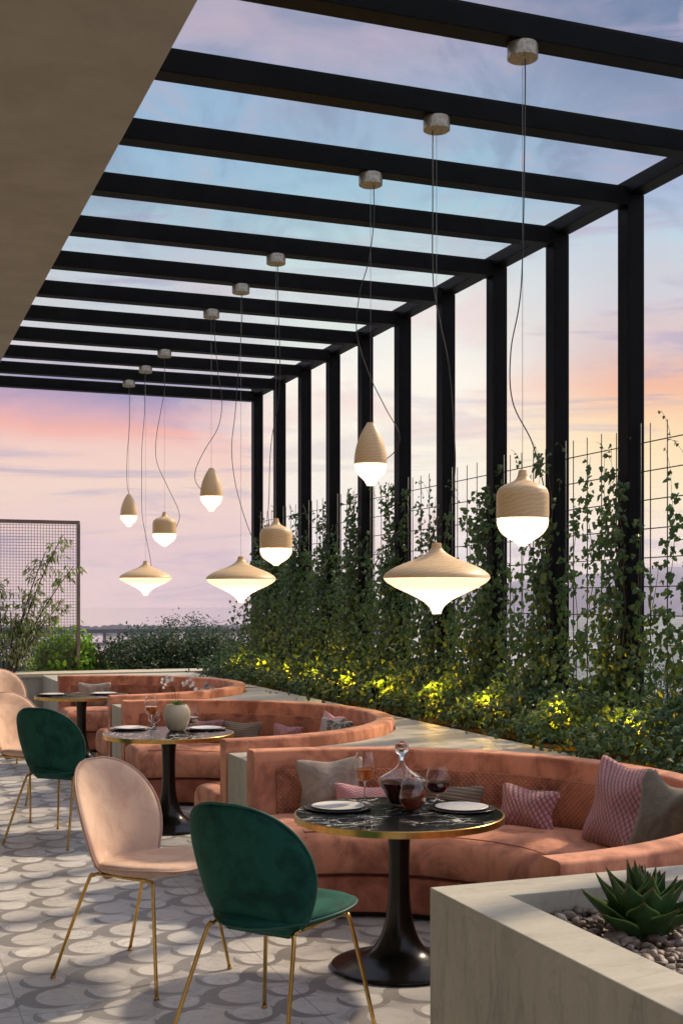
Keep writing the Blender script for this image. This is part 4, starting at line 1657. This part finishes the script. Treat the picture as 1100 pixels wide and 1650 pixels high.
# potted orchid on the middle table
ro = empty('potted_orchid', (2.265, 9.62, TZ), 0, 'cream round pot with green leaves and white orchid blossoms', 'potted plant')
MB().lathe([(0, 0)] + spline2([(.050, 0.001), (.072, .02), (.098, .075), (.108, .125), (.100, .170), (.080, .200), (.077, .207)], 5) + [(.070, .207), (.068, .185), (0, .183)], 48).build('pot', POTM, ro, auto=60)
for k in range(7):
    a = k * 0.9 + 0.2
    v, f, uv = agave_leaf(.085 + .012 * (k % 3), .035, -0.55, .002)
    M = Matrix.Rotation(a, 4, 'Z') @ Matrix.Rotation(-R_(52 + 6 * (k % 2)), 4, 'Y')
    link('leaf', pymesh('leaf', [M @ Vector(p) + Vector((0, 0, .185)) for p in v], f, True, uv), simple('orchid_leaf', (0.10, 0.20, 0.04, 1), 0.5) if k == 0 else MATS['orchid_leaf'], ro)
fl_P = []
for k, (dx, dy, top) in enumerate([(-.035, .05, .39), (.05, .03, .36)]):
    pts = bez([(0, 0, .185), (dx * .3, dy * .3, .28), (dx, dy, top), (dx * 2.3, dy, top + .02), (dx * 3, dy, top - .05)], 6)
    stm = MB().tube(pts, .0018, 5).build('flower_stem', STEM, ro)
    for q in range(12):
        p = pts[int(len(pts) * (0.52 + 0.47 * q / 12))]
        vv, ff = [], []
        c = Vector(p) + Vector((random.uniform(-.018, .018), random.uniform(-.015, .015), random.uniform(-.018, .018)))
        ax = Vector((random.uniform(-.5, .5), -1, random.uniform(-.2, .4))).normalized()
        u_ = ax.cross(Vector((0, 0, 1))).normalized()
        w_ = ax.cross(u_)
        for pet in range(5):
            a = 2 * PI * pet / 5
            d = u_ * math.cos(a) + w_ * math.sin(a)
            s_ = u_ * -math.sin(a) + w_ * math.cos(a)
            b = len(vv)
            vv += [c, c + d * .008 + s_ * .006 + ax * .002, c + d * .017 + ax * .001, c + d * .008 - s_ * .006 + ax * .002]
            ff.append((b, b + 1, b + 2, b + 3))
        link('blossom', pymesh('blossom', vv, ff), PETAL, ro)

# ------------------------------------------------------------------ chairs


def chair_proto(m, m2):
    root = empty('shell_chair', (0, 0, 0), 0, 'x', 'chair', 'shell chairs with brass legs')
    # --- seat shell: local +X is forward
    out = []
    for k in range(56):
        t = 2 * PI * k / 56
        c, s = math.cos(t), math.sin(t)
        x = 0.275 * (abs(c) ** 0.88) * (1 if c > 0 else -1)
        wy = 0.282 if c > 0 else 0.282 - 0.10 * abs(c)
        y = wy * (abs(s) ** 0.80) * (1 if s > 0 else -1)
        out.append((x, y))

    def seat(a, b):
        z = 0.517 + 0.045 * (abs(b) / 0.28) ** 2.4 * (0.45 + 0.55 * max(0, (a + 0.28) / 0.55)) + 0.20 * max(0, a - 0.06) ** 2 * 3
        z -= 0.20 * max(0, a - 0.20) ** 1.2
        return Vector((a + 0.05, b, z))
    v, f, uv = pad(out, lambda a, b: surf_normal(seat, a, b), 0.066, rings=9, p=5, q=0.5)
    me = pymesh('seat', v, f, True, uv)
    link('seat', fixn(me), m, root)
    # seat piping just below the rim
    rim = [seat(a * 1.0, b * 1.0) + Vector((0, 0, -0.004)) for a, b in out]
    rim.append(rim[0])
    # --- back shell
    bo_ = []
    H = 0.50
    prof = [(-0.25, .150), (-0.235, .185), (-0.19, .232), (-0.12, .268), (-0.04, .290), (0.03, .294), (0.10, .280), (0.16, .248), (0.205, .198), (0.235, .130), (0.247, .06)]
    right = spline2([(w_, z_) for z_, w_ in prof], 3)
    bo_ = [(w_, z_) for w_, z_ in right] + [(-w_, z_) for w_, z_ in right[::-1]]

    def back(a, b):
        t = (b + 0.25) / 0.5
        lean = -0.150 - 0.130 * t - 0.03 * t * t
        wing = 0.115 * (abs(a) / 0.29) ** 2.0 * (1.0 - 0.25 * t)
        foot_ = 0.10 * max(0.0, 0.22 - t) ** 1.0
        return Vector((lean + wing + foot_ + 0.0, a * 0.93, 0.730 + b * 1.07))
    v, f, uv = pad(bo_, lambda a, b: surf_normal(back, a, b), 0.042, rings=10, p=8, q=0.5)
    me = pymesh('backrest', v, f, True, uv)
    bk = link('backrest', fixn(me), m, root)
    pr2 = [back(a, b) for a, b in bo_]
    pr2.append(pr2[0])
    MB().tube(pr2, 0.0055, 6, cap=False).build('piping', m2, bk)
    st = link('x', MB().tube(rim, 0.0055, 6, cap=False).mesh('seat_piping'), m2, [c for c in bpy.data.objects if c.name.startswith('seat') and c.parent == root][-1])
    st.name = 'piping'
    # --- legs, each its own mesh, and two under-seat rails
    for s in (1, -1):
        yb, yf = 0.185 * s, 0.27 * s
        MB().tube(bez([(-0.31, yf, 0.008), (-0.16, yb + 0.02 * s, 0.44), (-0.135, yb, 0.482), (-0.10, yb, 0.492)], 6), 0.0085, 10).tube([(-0.311, yf, 0.0), (-0.309, yf, 0.012)], 0.012, 10).build('leg', BRASS, root)
        MB().tube(bez([(0.31, yf, 0.008), (0.235, yb + 0.02 * s, 0.44), (0.22, yb, 0.482), (0.18, yb, 0.492)], 6), 0.0085, 10).tube([(0.311, yf, 0.0), (0.309, yf, 0.012)], 0.012, 10).build('leg', BRASS, root)
        MB().tube([(-0.102, yb, 0.492), (0.182, yb, 0.492)], 0.0083, 10).build('seat_rail', BRASS, root)
    MB().tube([(0.04, -0.183, 0.492), (0.04, 0.183, 0.492)], 0.007, 8).build('cross_bar', BRASS, root)
    return root


GPIPE = simple('green_piping', (0.008, 0.075, 0.055, 1), 0.6)
PPIPE = simple('pink_piping', (0.52, 0.33, 0.27, 1), 0.7)
cg = chair_proto(GREEN, GPIPE)
cp = chair_proto(PINK, PPIPE)


def place(o, x, y, azi, label):
    o.location = (x, y, 0)
    o.rotation_euler = (0, 0, R_(90 - azi))
    o['label'] = label


place(cg, 1.50, 4.715, 52, 'dark green velvet shell chair in the foreground, its back to us')
cg.scale = (1.08, 1.02, 1)
place(copy_tree(cg), 1.335, 9.32, 43, 'smaller looking dark green shell chair farther back on the left')
place(cp, 1.205, 5.82, 142, 'blush pink velvet shell chair beside the foreground green one')
place(copy_tree(cp), 1.23, 10.55, 143, 'pink shell chair at the left edge, just behind the far green one')
place(copy_tree(cp), 1.53, 14.3, 143, 'farthest pink shell chair, only its back top showing at the left edge')

# ------------------------------------------------------------------ pendant lamps
BX = 3.028
JAR_W = [(.128, 0), (.1295, .01), (.1295, .10), (.127, .125), (.115, .150), (.085, .168), (.050, .182), (.030, .200), (.022, .225), (.020, .238)]
JAR_G = [(0, -.138), (.022, -.137), (.028, -.128), (.050, -.112), (.085, -.090), (.112, -.063), (.126, -.032), (.1275, 0)]
DISC_W = [(.305, 0), (.306, .004), (.292, .028), (.245, .060), (.175, .090), (.110, .115), (.062, .142), (.034, .168), (.027, .192), (.026, .202)]
DISC_G = [(0, -.204), (.026, -.203), (.030, -.185), (.045, -.160), (.085, -.125), (.150, -.092), (.230, -.055), (.285, -.022), (.303, 0)]
TEAR_W = [(.106, 0), (.107, .01), (.103, .060), (.090, .125), (.066, .190), (.042, .235), (.029, .255), (.025, .262), (.024, .268)]
TEAR_G = [(0, -.140), (.026, -.139), (.030, -.128), (.048, -.100), (.080, -.070), (.098, -.035), (.105, 0)]


def close_under(prof):
    sm = spline2(prof, 5)
    return sm + [(0, prof[-1][1] + 0.003)]


def pendant(kind, by, zseam, cord, label, grp):
    root = empty('pendant_lamp', (BX, by, 0), 0, label, 'pendant lamp', 'turned wood pendant lamps')
    cz = 4.445
    MB().lathe([(0, cz), (.070, cz), (.0765, cz + .004), (.0765, cz + .068), (.074, cz + .0735), (0, cz + .0735)], 32).build('ceiling_canopy', CANOPY, root, auto=30)
    W_, G_ = {'jar': (JAR_W, JAR_G), 'disc': (DISC_W, DISC_G), 'tear': (TEAR_W, TEAR_G)}[kind]
    o = MB().lathe(close_under(W_), 56).build('wooden_shade', WOOD, root, (0, 0, zseam), auto=50)
    gl = [G_[0]] + spline2(G_[1:], 5) + [(G_[-1][0], 0.0005)]
    MB().lathe(gl, 56).build('glass_diffuser', GLOW, root, (0, 0, zseam))
    top = zseam + W_[-1][1]
    bl = bpy.data.lights.new('bulb', 'POINT')
    bl.energy = {'jar': 1.3, 'disc': 4.2, 'tear': 0.9}[kind]
    bl.color = (1.0, 0.84, 0.62)
    bl.shadow_soft_size = 0.03
    blo = bpy.data.objects.new('bulb', bl)
    COL.objects.link(blo)
    blo.parent = root
    blo.location = (0, 0, zseam - 0.035)
    MB().tube([(0, 0, top), (0, 0, cz)], 0.0013, 5).build('hanging_wire', STEELW, root)
    # cord: from canopy to a point on the wood, swinging sideways (offsets along camera-right)
    rx, ry = math.cos(R_(20.78)), -math.sin(R_(20.78))
    pts = []
    for (s, z) in cord:
        pts.append((s * rx, s * ry, z))
    pts = [(pts[0][0], pts[0][1], cz)] + pts
    # tuck the end in the front of the shade
    MB().tube(bez(pts, 8), 0.0033, 6).build('cord', WIRE, root)
    return root


def cpts(lst, px0, d):
    """(px, py) in the photo -> (sideways metres, z)"""
    return [((a - px0) * d / 2005, 1.75 - (b - 971) * d / 2005) for a, b in lst]


pendant('jar', 5.45, 2.168, [(.012, 4.2), (-.005, 3.35), (-.058, 3.0), (-.05, 2.75), (.045, 2.55), (.098, 2.36), (.100, 2.30), (.080, 2.225)], 'large jar shaped wooden pendant hanging nearest, by the right edge', '')
pendant('disc', 6.45, 1.888, [(-.022, 4.1), (-.02, 3.6), (.02, 3.35), (.07, 3.1), (.095, 2.8), (.105, 2.5), (.06, 2.2), (.04, 2.06)], 'largest looking disc shaped wooden pendant hanging in front of the ivy', '')
pendant('tear', 7.45, 2.645, [(.02, 4.2), (-.015, 3.95), (-.07, 3.75), (-.09, 3.5), (-.02, 3.25), (.09, 3.02), (.185, 2.84), (.165, 2.74), (.100, 2.675)], 'teardrop shaped wooden pendant hanging highest, above the ivy', '')
pendant('jar', 9.45, 2.182, [(.015, 4.2), (.03, 3.5), (-.04, 3.0), (-.055, 2.6), (-.062, 2.45), (-.055, 2.36), (-.070, 2.24)], 'jar shaped wooden pendant in the middle group, over the far ivy', '')
pendant('disc', 10.45, 1.950, [(.01, 4.2), (-.02, 3.8), (-.05, 3.4), (-.08, 3.1), (-.05, 2.8), (.03, 2.5), (.13, 2.25), (.22, 2.12), (.25, 2.02)], 'disc shaped wooden pendant in the middle group, partly before the ivy', '')
pendant('tear', 11.45, 2.755, [(.03, 4.3), (.06, 3.95), (.09, 3.75), (.10, 3.6), (.06, 3.4), (-.06, 3.2), (-.145, 3.02), (-.150, 2.90), (-.095, 2.82)], 'teardrop wooden pendant in the middle group, against the sky', '')
pendant('jar', 13.45, 2.505, [(.0, 4.1), (-.04, 3.85), (-.09, 3.55), (-.085, 3.3), (.02, 3.05), (.14, 2.80), (.165, 2.68), (.13, 2.58)], 'small looking jar pendant in the farthest group, against the pink sky', '')
pendant('disc', 14.45, 2.035, [(-.01, 4.0), (-.04, 3.6), (-.045, 3.2), (-.04, 2.8), (0.0, 2.55), (.04, 2.35), (.065, 2.2), (.07, 2.08)], 'disc pendant in the farthest group, hanging lowest above the shrubs', '')
pendant('tear', 15.45, 2.835, [(.01, 4.0), (-.02, 3.6), (-.025, 3.3), (-.01, 3.15), (.03, 3.02), (.05, 2.95), (.05, 2.88)], 'smallest looking teardrop pendant, leftmost of all the lamps', '')

# ------------------------------------------------------------------ evening haze over the water
HAZE = True
if HAZE:
    m, t = mat('evening_haze')
    pv = t.node('ShaderNodeVolumePrincipled', ins={'Color': (0.94, 0.88, 0.90, 1), 'Density': 0.00010, 'Anisotropy': 0.0})
    t.l.new(pv.outputs[0], t.out.inputs['Volume'])
    hz = MB().box(-5400, 5400, -5400, 5400, -21.5, 150).build('haze', m)
    setp(hz, 'thin lilac evening haze over the water and hills', kind='stuff')
